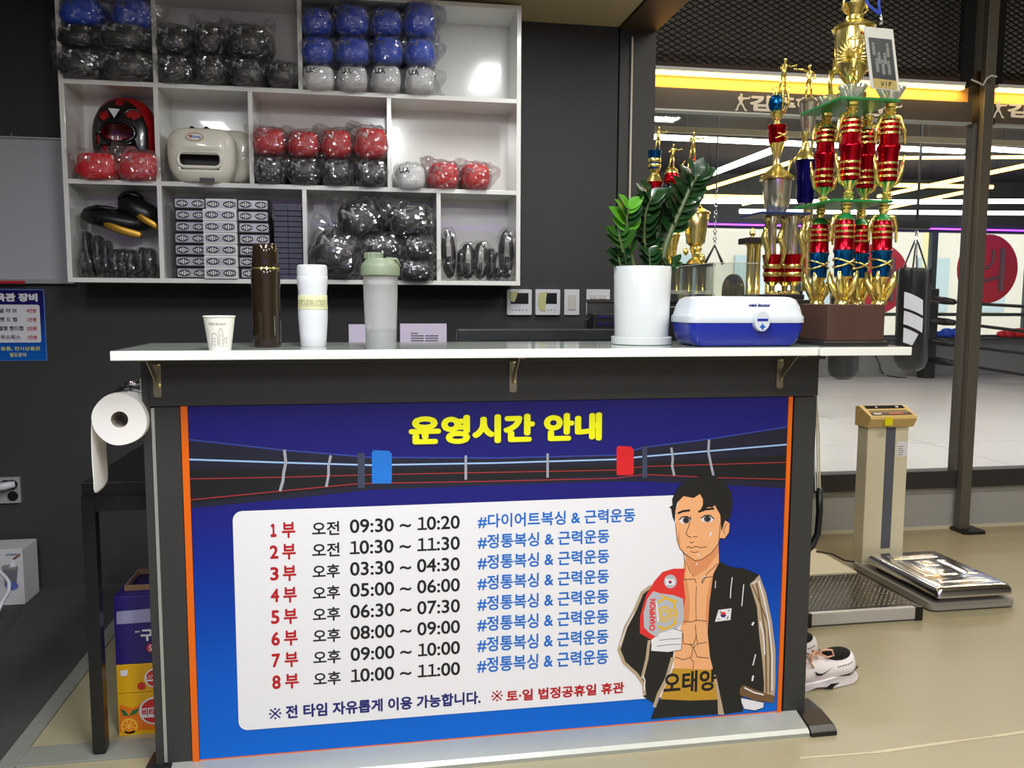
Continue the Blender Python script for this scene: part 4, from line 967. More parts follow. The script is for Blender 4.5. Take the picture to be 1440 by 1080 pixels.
# desk behind the counter
dk = thing('reception_desk', 'dark work desk behind the counter', 'desk', (.25, 2.6, 0))
obj('desk_top', bx(-.40, .86, 2.35, 2.95, .70, .73), M['dgrey'], dk, bev=.002)
for x, y in ((-.37, 2.38), (.80, 2.38), (-.37, 2.9), (.80, 2.9)): obj('leg', bx(x, x+.03, y, y+.03, 0, .70), M['black'], dk)
# dark monitor back
a = at(643, 490, Y=2.55); b = at(866, 462.5, Y=2.55)
mo = thing('monitor', 'wide dark monitor seen from behind over the counter', 'monitor', ((a.x+b.x)/2, 2.55, .73))
obj('housing', bx(a.x, b.x, 2.55, 2.58, .80, b.z), mat('dark_green_grey_plastic', (34, 38, 38), .4), mo, bev=.004)
obj('vent', bx(a.x+.07, b.x-.0, 2.548, 2.551, b.z-.034, b.z-.0315), M['ink'], mo)
obj('stand', bx((a.x+b.x)/2-.03, (a.x+b.x)/2+.03, 2.582, 2.60, .745, .98), M['black'], mo)
obj('stand_foot', bx((a.x+b.x)/2-.12, (a.x+b.x)/2+.12, 2.50, 2.68, .731, .745), M['black'], mo, bev=.003)
# ribbed black desk adaptor
a = at(822, 463, Y=2.62); b = at(866, 440, Y=2.62)
ad = thing('power_adaptor', 'black ribbed box with silver slots standing behind the plant pot', 'adaptor', ((a.x+b.x)/2, 2.62, .73))
obj('stand', bx(a.x+.03, b.x-.02, 2.60, 2.66, .731, a.z), M['black'], ad)
obj('body', bx(a.x+.02, b.x+.02, 2.59, 2.67, a.z, b.z), M['black'], ad, bev=.004)
for r in range(2):
    for i in range(7): obj('slot', bx(a.x+.034+.009*i, a.x+.039+.009*i, 2.586, 2.591, a.z+.012+.024*r, a.z+.021+.024*r), M['chrome'], ad)
obj('cable_loop', tube(B(), [(a.x-.0, 2.6, a.z-.01), (a.x-.002, 2.6, a.z+.03), (a.x+.012, 2.6, a.z+.04), (a.x+.03, 2.6, a.z+.038)], .004, 6), M['black'], ad)
# black table left, behind the counter
tb = thing('side_table', 'black open-frame table at the left end of the counter', 'table', (-.62, 2.3, 0))
obj('table_top', bx(-.685, -.52, 2.13, 2.75, .655, .69), M['black'], tb, bev=.002)
for y in (2.12, 2.72): obj('leg', bx(-.685, -.655, y, y+.03, .012, .657), M['black'], tb); obj('foot', bx(-.682, -.658, y+.003, y+.027, 0, .013), M['black'], tb)
obj('apron', bx(-.655, -.52, 2.122, 2.14, .62, .657), M['black'], tb)
obj('leg', bx(-.545, -.52, 2.72, 2.75, 0, .657), M['black'], tb)
# cartons under the table
yel = mat('yellow_carton', (226, 172, 10), .4, var=.03); nav = mat('navy_carton', (34, 24, 108), .35, var=.04)
def carton(name, z0, z1, m, label, y0=2.22):
    t = thing(name, label, 'box', (-.54, y0, z0)); obj('carton', bx(-.652, -.43, y0, y0+.22, z0, z1), m, t, bev=.002); return t
zb = at(190, 1040, Y=2.22).z; 
y1_, y2_, y3_ = at(190, 975, Y=2.22).z, at(190, 934, Y=2.22).z, at(190, 838, Y=2.22).z
t = carton('drink_carton', 0, y1_, yel, 'yellow drink carton with an orange slice, bottom of the stack under the black table')
t2 = carton('drink_carton', y1_+.001, y2_, yel, 'plain yellow upper carton directly below the navy one')
t3 = carton('navy_carton', y2_+.001, y3_, nav, 'navy carton with white letters resting on the yellow cartons')
YC = 2.2195
def cpoly(name, P, m, parent, lv=1, Yc=YC): return obj(name, flat(B(), [(q.x, q.z) for q in (at(x, y, Y=Yc) for x, y in P)], Yc-.0003*lv), m, parent)
orr = mat('orange_fruit_print', (232, 120, 20), .4); oy = mat('light_orange_print', (246, 190, 60), .4); lf = mat('leaf_green_print', (40, 110, 60), .4); cred = mat('carton_red_print', (206, 40, 34), .4)
cpoly('fruit_print', [(168, 991), (186, 996), (200, 990), (217, 992), (219, 1029), (168, 1031)], orr, t)
sl = obj('slice_print', flat(B(), [(q.x, q.z) for q in (at(182+12*math.cos(i*PI/10), 1021+11*math.sin(i*PI/10), Y=YC) for i in range(20))], YC-.0006), oy, t)
cpoly('band_print', [(168, 1029), (219, 1025), (219, 1038), (168, 1041)], yel, t, 2)
bm = B()
for i in range(8):
    a_ = i*PI/4; q = at(182, 1021, Y=YC); r = 9*mpp(q)
    flat(bm, [(q.x+r*.2*math.cos(a_), q.z+r*.2*math.sin(a_)), (q.x+r*math.cos(a_-.28), q.z+r*math.sin(a_-.28)), (q.x+r*math.cos(a_+.28), q.z+r*math.sin(a_+.28))], YC-.0009)
o = obj('segment_print', bm, orr, t); o['kind'] = 'stuff'
cpoly('leaf_print', [(169, 997), (176, 999), (182, 1007), (174, 1006)], lf, t, 3); cpoly('leaf_print', [(182, 1007), (186, 999), (197, 995), (192, 1003)], lf, t, 3)
def disc(px, py, r, m, parent, lv, name): q = at(px, py, Y=YC); return obj(name, flat(B(), circ(q.x, q.z, r*mpp(q), 28), YC-.0003*lv), m, parent)
disc(217, 999, 20, M['pwhite'], t, 4, 'logo_ring'); disc(217, 999, 17.5, cred, t, 5, 'logo_ring'); 
cpoly('logo_band', [(199, 996), (219, 994), (219, 1008), (199, 1009)], M['pwhite'], t, 6)
obj('logo_lettering', text_px('비타', 200, 219, 997, 1007, YC-.0021, .05), cred, t)
disc(218, 953, 14, M['pwhite'], t2, 4, 'logo_ring'); disc(218, 953, 12, cred, t2, 5, 'logo_ring')
cpoly('logo_band', [(205, 950), (219, 948), (219, 957), (205, 958)], M['pwhite'], t2, 6); obj('logo_lettering', text_px('500', 206, 219, 950, 956.5, YC-.0021, .05), cred, t2)
disc(199, 964.5, 5.5, cred, t2, 4, 'logo_seal'); cpoly('small_label', [(169, 943), (180, 942), (179, 950), (170, 951)], M['pwhite'], t2, 3)
obj('large_lettering', text_px('구운', 198, 236, 885, 902, YC-.0006, .04), M['pwhite'], t3); obj('small_lettering', text_px('본사', 190, 197, 887, 890, YC-.0006, .03), M['pwhite'], t3)
disc(213, 911, 6.5, cred, t3, 4, 'seal'); obj('seal_lettering', text_px('오', 209, 217, 907, 915, YC-.002, .04), M['pwhite'], t3)
cpoly('glossy_tape', [(164, 860), (219, 855), (219, 874), (164, 878)], mat('clear_parcel_tape', (150, 150, 190), .1), t3, 2)
zc2 = at(190, 838, Y=2.22).z
bg = thing('brown_carton', 'small open brown cardboard box on top of the navy carton', 'box', (-.55, 2.3, y3_)); cb_ = mat('brown_cardboard', (150, 120, 88), .75, var=.06)
obj('wall_front', bx(-.635, -.46, 2.26, 2.264, y3_+.001, at(190, 823, Y=2.26).z), cb_, bg)
obj('wall_back', bx(-.635, -.46, 2.396, 2.40, y3_+.001, at(190, 823, Y=2.26).z), cb_, bg); obj('wall_side', bx(-.635, -.631, 2.264, 2.396, y3_+.001, at(190, 823, Y=2.26).z), cb_, bg)
# white carton with appliance picture, far left on the floor
a = at(-40, 835, Y=3.28); b = at(31, 772, Y=3.28)
wc = thing('appliance_carton', 'white carton printed with a grey cup picture on the floor at far left', 'box', ((a.x+b.x)/2, 3.35, 0))
obj('carton', bx(a.x, b.x, 3.28, 3.42, 0, b.z), mat('white_gloss_card', (208, 208, 212), .35), wc, bev=.002)
def wq(P): return [(q.x, q.z) for q in (at(x, y, Y=3.279) for x, y in P)]
obj('cup_print', flat(B(), wq([(3, 798), (25, 798), (23, 824), (7, 826)]), 3.2794), mat('grey_cup_print', (112, 112, 122), .4), wc)
obj('rim_print', flat(B(), wq([(3+11+12*math.cos(i*PI/8), 798+4*math.sin(i*PI/8)) for i in range(16)]), 3.2790), M['alu'], wc)
obj('water_print', flat(B(), wq([(17+9*math.cos(i*PI/8), 824+6*math.sin(i*PI/8)) for i in range(16)]), 3.2786), mat('blue_glow_print', (96, 110, 190), .4), wc)
obj('pour_print', flat(B(), wq([(16, 790), (20, 785), (22, 797), (13, 798)]), 3.2782), M['pwhite'], wc)
obj('handle_print', flat(B(), wq([(17, 786), (28, 778), (29, 781), (20, 787)]), 3.2780), mat('brown_hand_print', (130, 84, 60), .4), wc)
obj('lettering', text_px('LAUNDRY', 8, 25, 779, 781.5, 3.2778, .02), cn, wc)
# ---------------------------------------------------------------- toilet roll on a chrome holder
P = at(168, 590, Y=1.975); s = mpp(P); r0 = 37*s; r1 = 11.5*s
tr = thing('toilet_roll', 'white toilet roll with a hanging tail at the left end of the counter', 'toilet roll', P)
paper = mat('tissue_paper', (238, 236, 234), .9, var=.01, bump=.05, bs=250)
bm = B(); lathe(bm, [(r1, 0), (r0*.985, 0), (r0, .003), (r0, .102), (r0*.985, .105), (r1, .105), (r1, 0)], (0, 0, 0), 48, 'Y', cap=False)
for v in bm.verts:
    if v.co.x**2+v.co.z**2 > (r0*.8)**2: v.co += Vector((v.co.x, 0, v.co.z)).normalized()*noise.noise(Vector((v.co.x*20, 0, v.co.z*20)))*.004
shift(bm, (P.x, P.y, P.z)); obj('paper_roll', bm, paper, tr, smooth='auto')
obj('cardboard_core', lathe(B(), [(r1*.99, .001), (r1*.99, .104)], P, 32, 'Y', cap=False), mat('grey_card_core', (170, 160, 150), .8), tr, smooth=True)
bm = B(); rows_ = 14; T0 = at(127, 588, Y=P.y+.02)
L0 = [at(x, y, Y=P.y+.003) for x, y in ((128.5, 585), (127, 605), (128.5, 630), (129, 655), (131, 680), (131.5, 697))]
vv = []
for i, q in enumerate(L0):
    vv.append([bm.verts.new((q.x+.001*math.sin(i*2.1), P.y+.003, q.z)), bm.verts.new((q.x+.004, P.y+.035, q.z+.001)), bm.verts.new((q.x+.002+.002*i/5, P.y+.07, q.z+.004)), bm.verts.new((q.x+.004, P.y+.102, q.z+.012))])
for A_, C_ in zip(vv, vv[1:]):
    for k in range(3): bm.faces.new((A_[k], A_[k+1], C_[k+1], C_[k]))
obj('hanging_tail', bm, paper, tr, smooth=True, solid=.0006, sub=1)
hd = thing('roll_holder', 'chrome arm and black flap holding the toilet roll on the counter side', 'holder', at(196, 540, Y=2.03))
obj('arm', tube(B(), [at(176, 540, Y=2.03), at(183, 538.5, Y=2.03), at(198, 539, Y=2.03)], [.0045, .006, .006], 10), M['chrome'], hd, smooth=True)
obj('wall_plate', bx(-.512, -.507, 2.0, 2.06, at(200, 548, Y=2.03).z, at(200, 530, Y=2.03).z), M['chrome'], hd, bev=.002)
q0, q1 = at(148, 565, Y=2.03), at(178, 540, Y=2.03)
bm = B(); v = [bm.verts.new((q0.x, 1.99, q0.z)), bm.verts.new((q1.x, 1.99, q1.z)), bm.verts.new((q1.x, 2.06, q1.z)), bm.verts.new((q0.x, 2.06, q0.z))]; bm.faces.new(v)
obj('flap', bm, M['black'], hd, solid=.004)
q = at(181, 548, Y=2.03); obj('wire', tube(B(), [(q.x+.008, 2.03, q.z+.016), (q.x+.004, 2.03, q.z), (P.x+.004, 2.03, P.z+r1*.8), (P.x, 2.03, P.z+r1*.7), (P.x-.002, P.y-.002, P.z+r1*.6)], .0018, 6), M['chrome'], hd)
# ---------------------------------------------------------------- things on the countertop
def lz(name, prof, m, parent, c, seg=40, **k):   # lathe profile in px (r, y up from base) about c
    s = mpp((c[0], c[1], c[2])); return obj(name, lathe(B(), [(r*s, h*s) for r, h in prof], c, seg, cap=k.pop('cap', True)), m, parent, smooth='auto', **k)
def curved(bm, cx, cy, r):        # wrap a flat print round a vertical cylinder facing the lobby
    for v in bm.verts:
        a_ = (v.co.x-cx)/r; off = v.co.y; v.co.x = cx+r*math.sin(a_); v.co.y = cy-r*math.cos(a_)-.0004
    return bm
def base(px, Y): c = at(px, 490, Y=Y); return (c.x, Y, ZT+.0003)
c = base(309.5, 1.898)
t = thing('paper_cup', 'small white paper cup with a line drawing, leftmost on the countertop', 'cup', c)
lz('cup', [(15, 0), (15.3, 2), (21, 45), (22, 46), (21.6, 47.5), (20.6, 46.5), (14.6, 3), (0.01, 2.5)], mat('white_paper_cup', (228, 226, 218), .6), t, c, cap=False)
s = mpp(c); bm = B()
V0 = [(-8, 8, -8, 22), (-8, 22, -4, 24), (-4, 24, 0, 20), (0, 20, 0, 8), (2, 8, 2, 26), (2, 26, 4.5, 31), (4.5, 31, 7, 26), (7, 26, 7, 8), (-10, 8, 12, 9), (9, 10, 9, 16), (9, 16, 12, 18), (12, 18, 12, 9), (-6, 12, -2, 12), (-6, 16, -2, 16), (3, 14, 6, 14), (3, 20, 6, 20), (-9, 6, 12, 6)]
for x0, y0, x1, y1 in V0:
    d = Vector((x1-x0, y1-y0)).normalized()*.28; n = Vector((-d.y, d.x))
    flat(bm, [(c[0]+(x0+n.x)*s, c[2]+(y0+n.y)*s), (c[0]+(x1+n.x)*s, c[2]+(y1+n.y)*s), (c[0]+(x1-n.x)*s, c[2]+(y1-n.y)*s), (c[0]+(x0-n.x)*s, c[2]+(y0-n.y)*s)], 0)
text_bm('Hello Bonjour', c[0]-12*s, c[0]+12*s, c[2]+33.5*s, c[2]+39*s, 0, 0, bm)
bmesh.ops.subdivide_edges(bm, edges=[e for e in bm.edges if e.calc_length() > 4*s], cuts=3)
for v in bm.verts:
    h = (v.co.z-c[2])/s; r = (15.3+(h-2)/43*5.7+.15)*s; a_ = (v.co.x-c[0])/r; v.co.x = c[0]+r*math.sin(a_); v.co.y = c[1]-r*math.cos(a_)
o = obj('line_drawing', bm, mat('grey_brown_ink', (110, 100, 96), .6), t); o['kind'] = 'stuff'
c = base(376, 1.995)
t = thing('thermos_flask', 'tall glossy dark brown thermos flask', 'flask', c); bz = mat('dark_brown_metallic', (54, 42, 30), .12, metal=.5, var=.02, coat=.6)
lz('body', [(17.5, 0), (19, 1.5), (19.3, 4), (19.6, 60), (19.8, 100), (19.3, 107), (18.6, 108.5)], bz, t, c)
lz('collar_ring', [(18.9, 108.6), (19.2, 109.4), (18.9, 110.4)], M['goldm'], t, c)
lz('cap', [(18.6, 110.4), (18.8, 112), (18.2, 120), (17.3, 132), (16.6, 140), (14.5, 143), (0.01, 143.5)], bz, t, c)
s = mpp(c); obj('side_lettering', curved(text_bm('THERMOS', c[0]+12.6*s, c[0]+14.6*s, c[2]+16*s, c[2]+44*s, 0, .02, rotate=True), c[0], c[1], 19.7*s), M['alu'], t)
c = base(441, 2.01)
t = thing('travel_tumbler', 'white travel tumbler with a pale green sleeve band', 'tumbler', c)
lz('body', [(16.5, 0), (17.5, 1.5), (18.5, 15), (20.3, 40), (20.3, 52), (19.4, 65), (19.6, 76), (20.8, 88), (21.2, 97), (20.8, 98.5)], M['whitep'], t, c)
lz('lid', [(20.8, 98.6), (21, 104), (20.4, 112), (18.5, 113.5), (0.01, 113)], M['whitep'], t, c)
lz('sleeve', [(20.2, 51.5), (20.6, 52), (20.0, 62), (20.1, 71), (19.6, 71.8)], mat('pale_olive_rubber', (200, 200, 158), .6), t, c, cap=False)
s = mpp(c); obj('embossed_lettering', curved(text_bm('STARBUCKS', c[0]-20*s, c[0]+20*s, c[2]+57*s, c[2]+66*s, 0, .02), c[0], c[1], 20.7*s), mat('pale_olive_raised', (192, 192, 150), .6), t)
c = base(536, 1.912)
t = thing('shaker_bottle', 'translucent shaker bottle with sage green lid and water in it', 'bottle', c); sg = mat('sage_green_plastic', (118, 130, 108), .5, var=.02)
fr = glassmat('frosted_plastic', tint=(236, 240, 240), refl=.07, rough=.2, haze=.36)
lz('body', [(20.5, 0), (21.2, 2), (22, 30), (23.4, 70), (24, 101), (25, 103)], fr, t, c, cap=False)
lz('base', [(0.01, 0), (20.5, 0), (20.5, 1)], fr, t, c, cap=False)
wtr = glassmat('water_tint', tint=(206, 218, 214), refl=.10, rough=.02, haze=.05)
lz('water', [(0.01, 1.5), (20, 1.5), (21, 27), (0.01, 27.5)], wtr, t, c, cap=False)
lz('inner_cone', [(10, 1.8), (10, 21), (14, 23), (17.5, 17), (18, 12)], fr, t, c, cap=False)
lz('lid', [(25.5, 101), (27, 102), (27, 113), (25, 118), (22.5, 120), (20, 125), (.01, 125.5)], sg, t, c)
s = mpp(c); c3 = (c[0]-9*s, c[1], c[2]); o = obj('spout_cap', lathe(B(), [(13*s, 125*s), (13*s, 132*s), (12*s, 133*s)], c3, 28, flute=.03, nf=14), sg, t, smooth=False)
obj('carry_loop', tube(B(), [(c[0]+8*s, c[1]-8*s, c[2]+125*s), (c[0]+22*s, c[1]-8*s, c[2]+124*s), (c[0]+27.5*s, c[1]-4*s, c[2]+114*s)], 2.2*s, 8), sg, t, smooth=True)
# ---------------------------------------------------------------- planter with ZZ plant
c = base(901.5, 2.045); s = mpp(c)
t = thing('potted_plant', 'dark green leafy houseplant in a tall white cylinder pot', 'plant', c)
gw = mat('white_glazed_ceramic', (204, 209, 210), .2, var=.01, coat=.4)
lz('saucer', [(40, 0), (42, 1), (42.5, 10.5), (41.5, 11), (38, 5)], gw, t, c, 56)
lz('pot', [(36, 4), (37.5, 6), (40, 107), (39.5, 108), (37.5, 107.5), (37, 98), (.01, 98)], gw, t, c, 56, cap=False)
lz('soil', [(36.8, 98.3), (20, 100), (.01, 100.5)], mat('dark_soil', (40, 32, 26), .95, var=.3, vs=80, bump=.3, bs=200), t, c, cap=False)
lgr = [mat('dark_leaf_green', (26, 58, 26), .28, var=.2, vs=40, coat=.2), mat('mid_leaf_green', (44, 84, 30), .3, var=.2, vs=40), mat('bright_leaf_green', (84, 150, 38), .35, var=.15, vs=40)]
stg = mat('olive_stem', (76, 90, 50), .45, var=.15, vs=60)
def leaf_bm():
    bm = B(); n = 7; rows = []
    for i in range(n+1):
        u = i/n; w_ = .40*math.sin(PI*min(1, u*1.02)**.85)**.8*(1 if i < n else 0); z = .22*u*(1-u)
        rows.append([bm.verts.new((-w_, u, z+.06*w_/.34)), bm.verts.new((0, u, z-.03)), bm.verts.new((w_, u, z+.06*w_/.34))])
    for A_, C_ in zip(rows, rows[1:]):
        bm.faces.new((A_[0], A_[1], C_[1], C_[0])); bm.faces.new((A_[1], A_[2], C_[2], C_[1]))
    bmesh.ops.remove_doubles(bm, verts=bm.verts, dist=1e-4)
    return bm
lo = obj('leaf', leaf_bm(), lgr[0], None, smooth=True); lme = [lo.data]; bpy.data.objects.remove(lo)
for k in (1, 2): m_ = lme[0].copy(); m_.materials[0] = lgr[k]; lme.append(m_)
def stem(pts, r0, r1, nl, L, kind, f0=.35, top=True):
    P = [at(x, y, Y=c[1]+dy) for x, y, dy in pts]
    n = 14; S = []
    for i in range(n+1):      # Catmull-like resample
        u = i/n*(len(P)-1); k = min(int(u), len(P)-2); f = u-k
        p0, p1, p2, p3 = P[max(k-1, 0)], P[k], P[k+1], P[min(k+2, len(P)-1)]
        S.append(.5*((2*p1)+(-p0+p2)*f+(2*p0-5*p1+4*p2-p3)*f*f+(-p0+3*p1-3*p2+p3)*f**3))
    o = obj('stem', tube(B(), S, [r0+(r1-r0)*i/n for i in range(n+1)], 8), stg, t, smooth=True)
    for j in range(nl):
        u = f0+(1-f0)*(j//2+.5)/(nl/2); u = min(u, 1); k = min(int(u*n), n-1); q = S[k].lerp(S[k+1], u*n-k); tg = (S[min(k+1, n)]-S[k]).normalized()
        side = 1 if j % 2 else -1
        az = R_.uniform(-.5, .5)
        sd = Vector((math.cos(az), math.sin(az), 0))*side
        d = (sd*.75+tg*.75+Vector((0, -.1, 0))).normalized()
        if u > .97: d = (tg+sd*.3).normalized()
        nn = (tg.cross(d)).cross(d); nn = -nn if nn.z < 0 else nn
        nn = (nn.normalized()+Vector((0, -1.1, .15))).normalized(); xx = d.cross(nn).normalized(); nn = xx.cross(d)
        l = L*R_.uniform(.8, 1.1)*(1-.25*abs(u-.6)/.5); me = lme[kind if R_.random() < .7 else 0]
        lf_ = bpy.data.objects.new('leaf', me); COL.objects.link(lf_); lf_.parent = t
        loc = q-Vector(t.location)
        lf_.matrix_local = Matrix(((xx.x*l, d.x*l, nn.x*l, loc.x), (xx.y*l, d.y*l, nn.y*l, loc.y), (xx.z*l, d.z*l, nn.z*l, loc.z), (0, 0, 0, 1)))
stem([(930, 392, 0), (932, 365, 0), (940, 335, 0), (955, 300, 0), (972, 262, 0), (980, 248, 0)], .011, .004, 22, .072, 0, .42)
stem([(893, 392, 0), (891, 372, 0), (884, 340, 0), (881, 312, 0), (884, 292, 0)], .0065, .003, 10, .066, 2, .58)
stem([(905, 392, .02), (907, 360, .02), (906, 330, .02), (908, 300, .01), (916, 278, 0)], .006, .003, 18, .066, 0, .25)
stem([(918, 392, .02), (922, 360, .02), (926, 330, .03), (932, 300, .03), (928, 284, .03)], .006, .003, 18, .066, 0, .3)
stem([(884, 392, 0), (879, 365, 0), (874, 345, 0), (870, 330, 0)], .005, .003, 8, .056, 1, .35)
stem([(878, 392, .0), (872, 372, 0), (869, 358, 0)], .004, .002, 6, .045, 0, .2)
stem([(912, 392, -.01), (914, 375, -.01), (913, 358, -.01)], .004, .002, 8, .045, 0, .2)
stem([(936, 392, -.01), (940, 380, -.01), (948, 372, -.01)], .004, .002, 5, .042, 1, .3)
# ---------------------------------------------------------------- first-aid box
Yk = 1.90; a = at(966, 487, Y=Yk); s = mpp(a)
zk = ZT+.0003; xc = at(1052, 487, Y=Yk).x
fb = thing('first_aid_box', 'blue and white first-aid box with a round clasp', 'box', (xc, Yk+.06, zk))
pk1 = mat('royal_blue_plastic', (22, 40, 150), .25, var=.02, coat=.2); pk2 = mat('pale_lid_plastic', (198, 205, 214), .28, var=.02, coat=.2)
def loft(secs, m, name, parent, n=6):
    bm = B(); rings = []
    for (hx, hy, r, z) in secs: rings.append([bm.verts.new((xc+x, Yk+.07+y, z)) for x, y in rrect(-hx, hx, -hy, hy, r, n)])
    for A_, C_ in zip(rings, rings[1:]):
        k = len(A_)
        for i in range(k): bm.faces.new((A_[i], A_[(i+1) % k], C_[(i+1) % k], C_[i]))
    bm.faces.new(rings[0][::-1]); bm.faces.new(rings[-1]); bmesh.ops.recalc_face_normals(bm, faces=bm.faces)
    return obj(name, bm, m, parent, smooth='auto')
hx = 88*s; hz = lambda v: zk+v*s
loft([(hx*.80, .055, .02, hz(0)), (hx*.87, .062, .022, hz(2)), (hx*.94, .066, .024, hz(9)), (hx*.985, .070, .024, hz(24)), (hx*.995, .071, .024, hz(34))], pk1, 'blue_tub', fb)
loft([(hx*1.01, .0725, .024, hz(34)), (hx*1.015, .073, .024, hz(36)), (hx*1.01, .0725, .024, hz(43)), (hx*.985, .071, .024, hz(45)), (hx*.95, .068, .026, hz(58)), (hx*.91, .062, .028, hz(67)), (hx*.84, .054, .03, hz(70.5)), (hx*.75, .045, .03, hz(71.5))], pk2, 'lid', fb)
q = at(1071.5, 450, Y=Yk-.012); zq = hz(37)
cl = obj('clasp', prism(B(), circ(q.x, zq, 11.8*s, 28, 15*s), Yk-.016, Yk+.004), pk2, fb, bev=.002)
obj('clasp_bar', bx(q.x-8*s, q.x+8*s, Yk-.0170, Yk-.0158, zq-.2*s, zq+3.2*s), pk1, cl)
bm = bx(q.x-1.3*s, q.x+1.3*s, Yk-.0172, Yk-.0158, zq-12*s, zq-4.4*s); box(bm, q.x-3.8*s, q.x+3.8*s, Yk-.0171, Yk-.0159, zq-9.4*s, zq-7.0*s)
o = obj('cross', bm, mat('blue_cross_print', (0, 90, 180), .4), cl); o['kind'] = 'stuff'
u0, u1 = at(1053, 450, Y=Yk).x, at(1083, 450, Y=Yk).x
obj('lid_lettering', text_bm('mini doctor', u0, u1, hz(56.5), hz(61.5), Yk+.0015, .06), cn, fb)
# ================================================================ trophies
cry = mat('cut_crystal', (240, 244, 244), .04, var=0, trans=.85, coat=.5)
def figurine(bm, P, h, arms, wings=False, lean=0.):
    """small cast figure: tapered legs, torso, neck, head, arms given as end points (in heights)"""
    q = lambda x, y, z: Vector(P)+Vector((x+lean*z, y, z))*h
    tube(bm, [q(-.10, 0, 0), q(-.075, -.02, .25), q(-.035, 0, .50)], [.028*h, .036*h, .05*h], 7)
    tube(bm, [q(.10, .02, 0), q(.08, 0, .25), q(.035, 0, .50)], [.028*h, .036*h, .05*h], 7)
    tube(bm, [q(0, 0, .46), q(0, 0, .56), q(0, 0, .74), q(0, 0, .80), q(0, 0, .86)], [.075*h, .06*h, .095*h, .06*h, .03*h], 8)
    ell(bm, q(.005, 0, .92), (.05*h, .055*h, .07*h), 8, 6)
    ell(bm, q(.12, .0, .01), (.05*h, .03*h, .02*h), 6, 4); ell(bm, q(-.12, -.01, .01), (.05*h, .03*h, .02*h), 6, 4)
    for (sx, (ex, ez), (hx, hz)) in ((-.09, *arms[0]), (.09, *arms[1])):
        tube(bm, [q(sx, 0, .77), q(ex, -.04, ez), q(hx, -.06, hz)], [.034*h, .028*h, .024*h], 6); ell(bm, q(hx, -.06, hz), (.04*h, .04*h, .04*h), 6, 5)
    if wings:
        for s in (-1, 1):
            for k in range(6):
                a_ = .35+.26*k; L = .50-.03*k
                tube(bm, [q(s*.05, .06, .70), q(s*(.05+.5*L*math.sin(a_)), .08, .72+.5*L*math.cos(a_)), q(s*(.05+L*math.sin(a_+.1)), .07, .70+L*math.cos(a_+.1))], [.035*h, .045*h, .01*h], 5)
    return bm
BOX = (((-.16, .62), (-.05, .70)), ((.20, .72), (.34, .76)))
BOX2 = (((-.22, .78), (-.42, .76)), ((.18, .64), (.10, .58)))
def torus(bm, c, r, t, tilt=0, axis='Y', seg=24, sy=1.):
    pts = [Vector((r*math.cos(i*2*PI/seg), r*sy*math.sin(i*2*PI/seg), 0)) for i in range(seg)]
    m = Matrix.Rotation(tilt, 3, axis)
    return tube(bm, [Vector(c)+m@p for p in pts], t, 6, True)
def lower_col(t, x, y, z0, z1):
    H_ = z1-z0; Z = lambda f: z0+f*H_; c = (x, y, 0)
    bm = lathe(B(), [(.019, Z(0)), (.018, Z(.03)), (.009, Z(.07)), (.013, Z(.12)), (.007, Z(.18)), (.012, Z(.24)), (.021, Z(.27)), (.022, Z(.275)), (.010, Z(.276)), (.010, Z(.83)), (.021, Z(.831)), (.018, Z(.86)), (.009, Z(.90)), (.010, Z(.92)), (.013, Z(.935)), (.010, Z(.95)), (.014, Z(.97)), (.010, Z(.985)), (.013, Z(1))], c, 20)
    col = obj('column', bm, M['goldm'], t, smooth='auto')
    obj('blue_sleeve', lathe(B(), [(.021, Z(.277)), (.022, Z(.40)), (.023, Z(.50)), (.0265, Z(.535)), (.020, Z(.537))], c, 24, flute=.02, nf=12), M['tblue'], col, smooth='auto')
    obj('red_sleeve', lathe(B(), [(.0265, Z(.54)), (.024, Z(.57)), (.0235, Z(.66)), (.0235, Z(.79)), (.020, Z(.83))], c, 24), M['tred'], col, smooth='auto')
    for f in (.665, .72, .775): obj('gold_band', lathe(B(), [(.0238, Z(f-.012)), (.0252, Z(f-.010)), (.0252, Z(f+.010)), (.0238, Z(f+.012))], c, 24, cap=False), M['gold'], col, smooth='auto')
    obj('green_neck', lathe(B(), [(.0205, Z(.832)), (.0185, Z(.86)), (.0100, Z(.90))], c, 20, cap=False), M['tgreen'], col, smooth='auto')
    bm = B(); torus(bm, (x, y, Z(.41)), .0262, .0026, .42); torus(bm, (x, y, Z(.41)), .0262, .0026, -.42); obj('ribbon_ring', bm, M['gold'], col, smooth=True)
    bm = B()
    for k in range(4):
        a_ = PI/4+k*PI/2; d = Vector((math.cos(a_), math.sin(a_), 0))
        tube(bm, [Vector((x, y, Z(.04)))+d*.012, Vector((x, y, Z(.12)))+d*.018, Vector((x, y, Z(.22)))+d*.030, Vector((x, y, Z(.33)))+d*.034], [.006, .010, .010, .003], 7)
    jitter(bm, .003, 120); obj('leaf_ornament', bm, M['gold'], col, smooth=True)
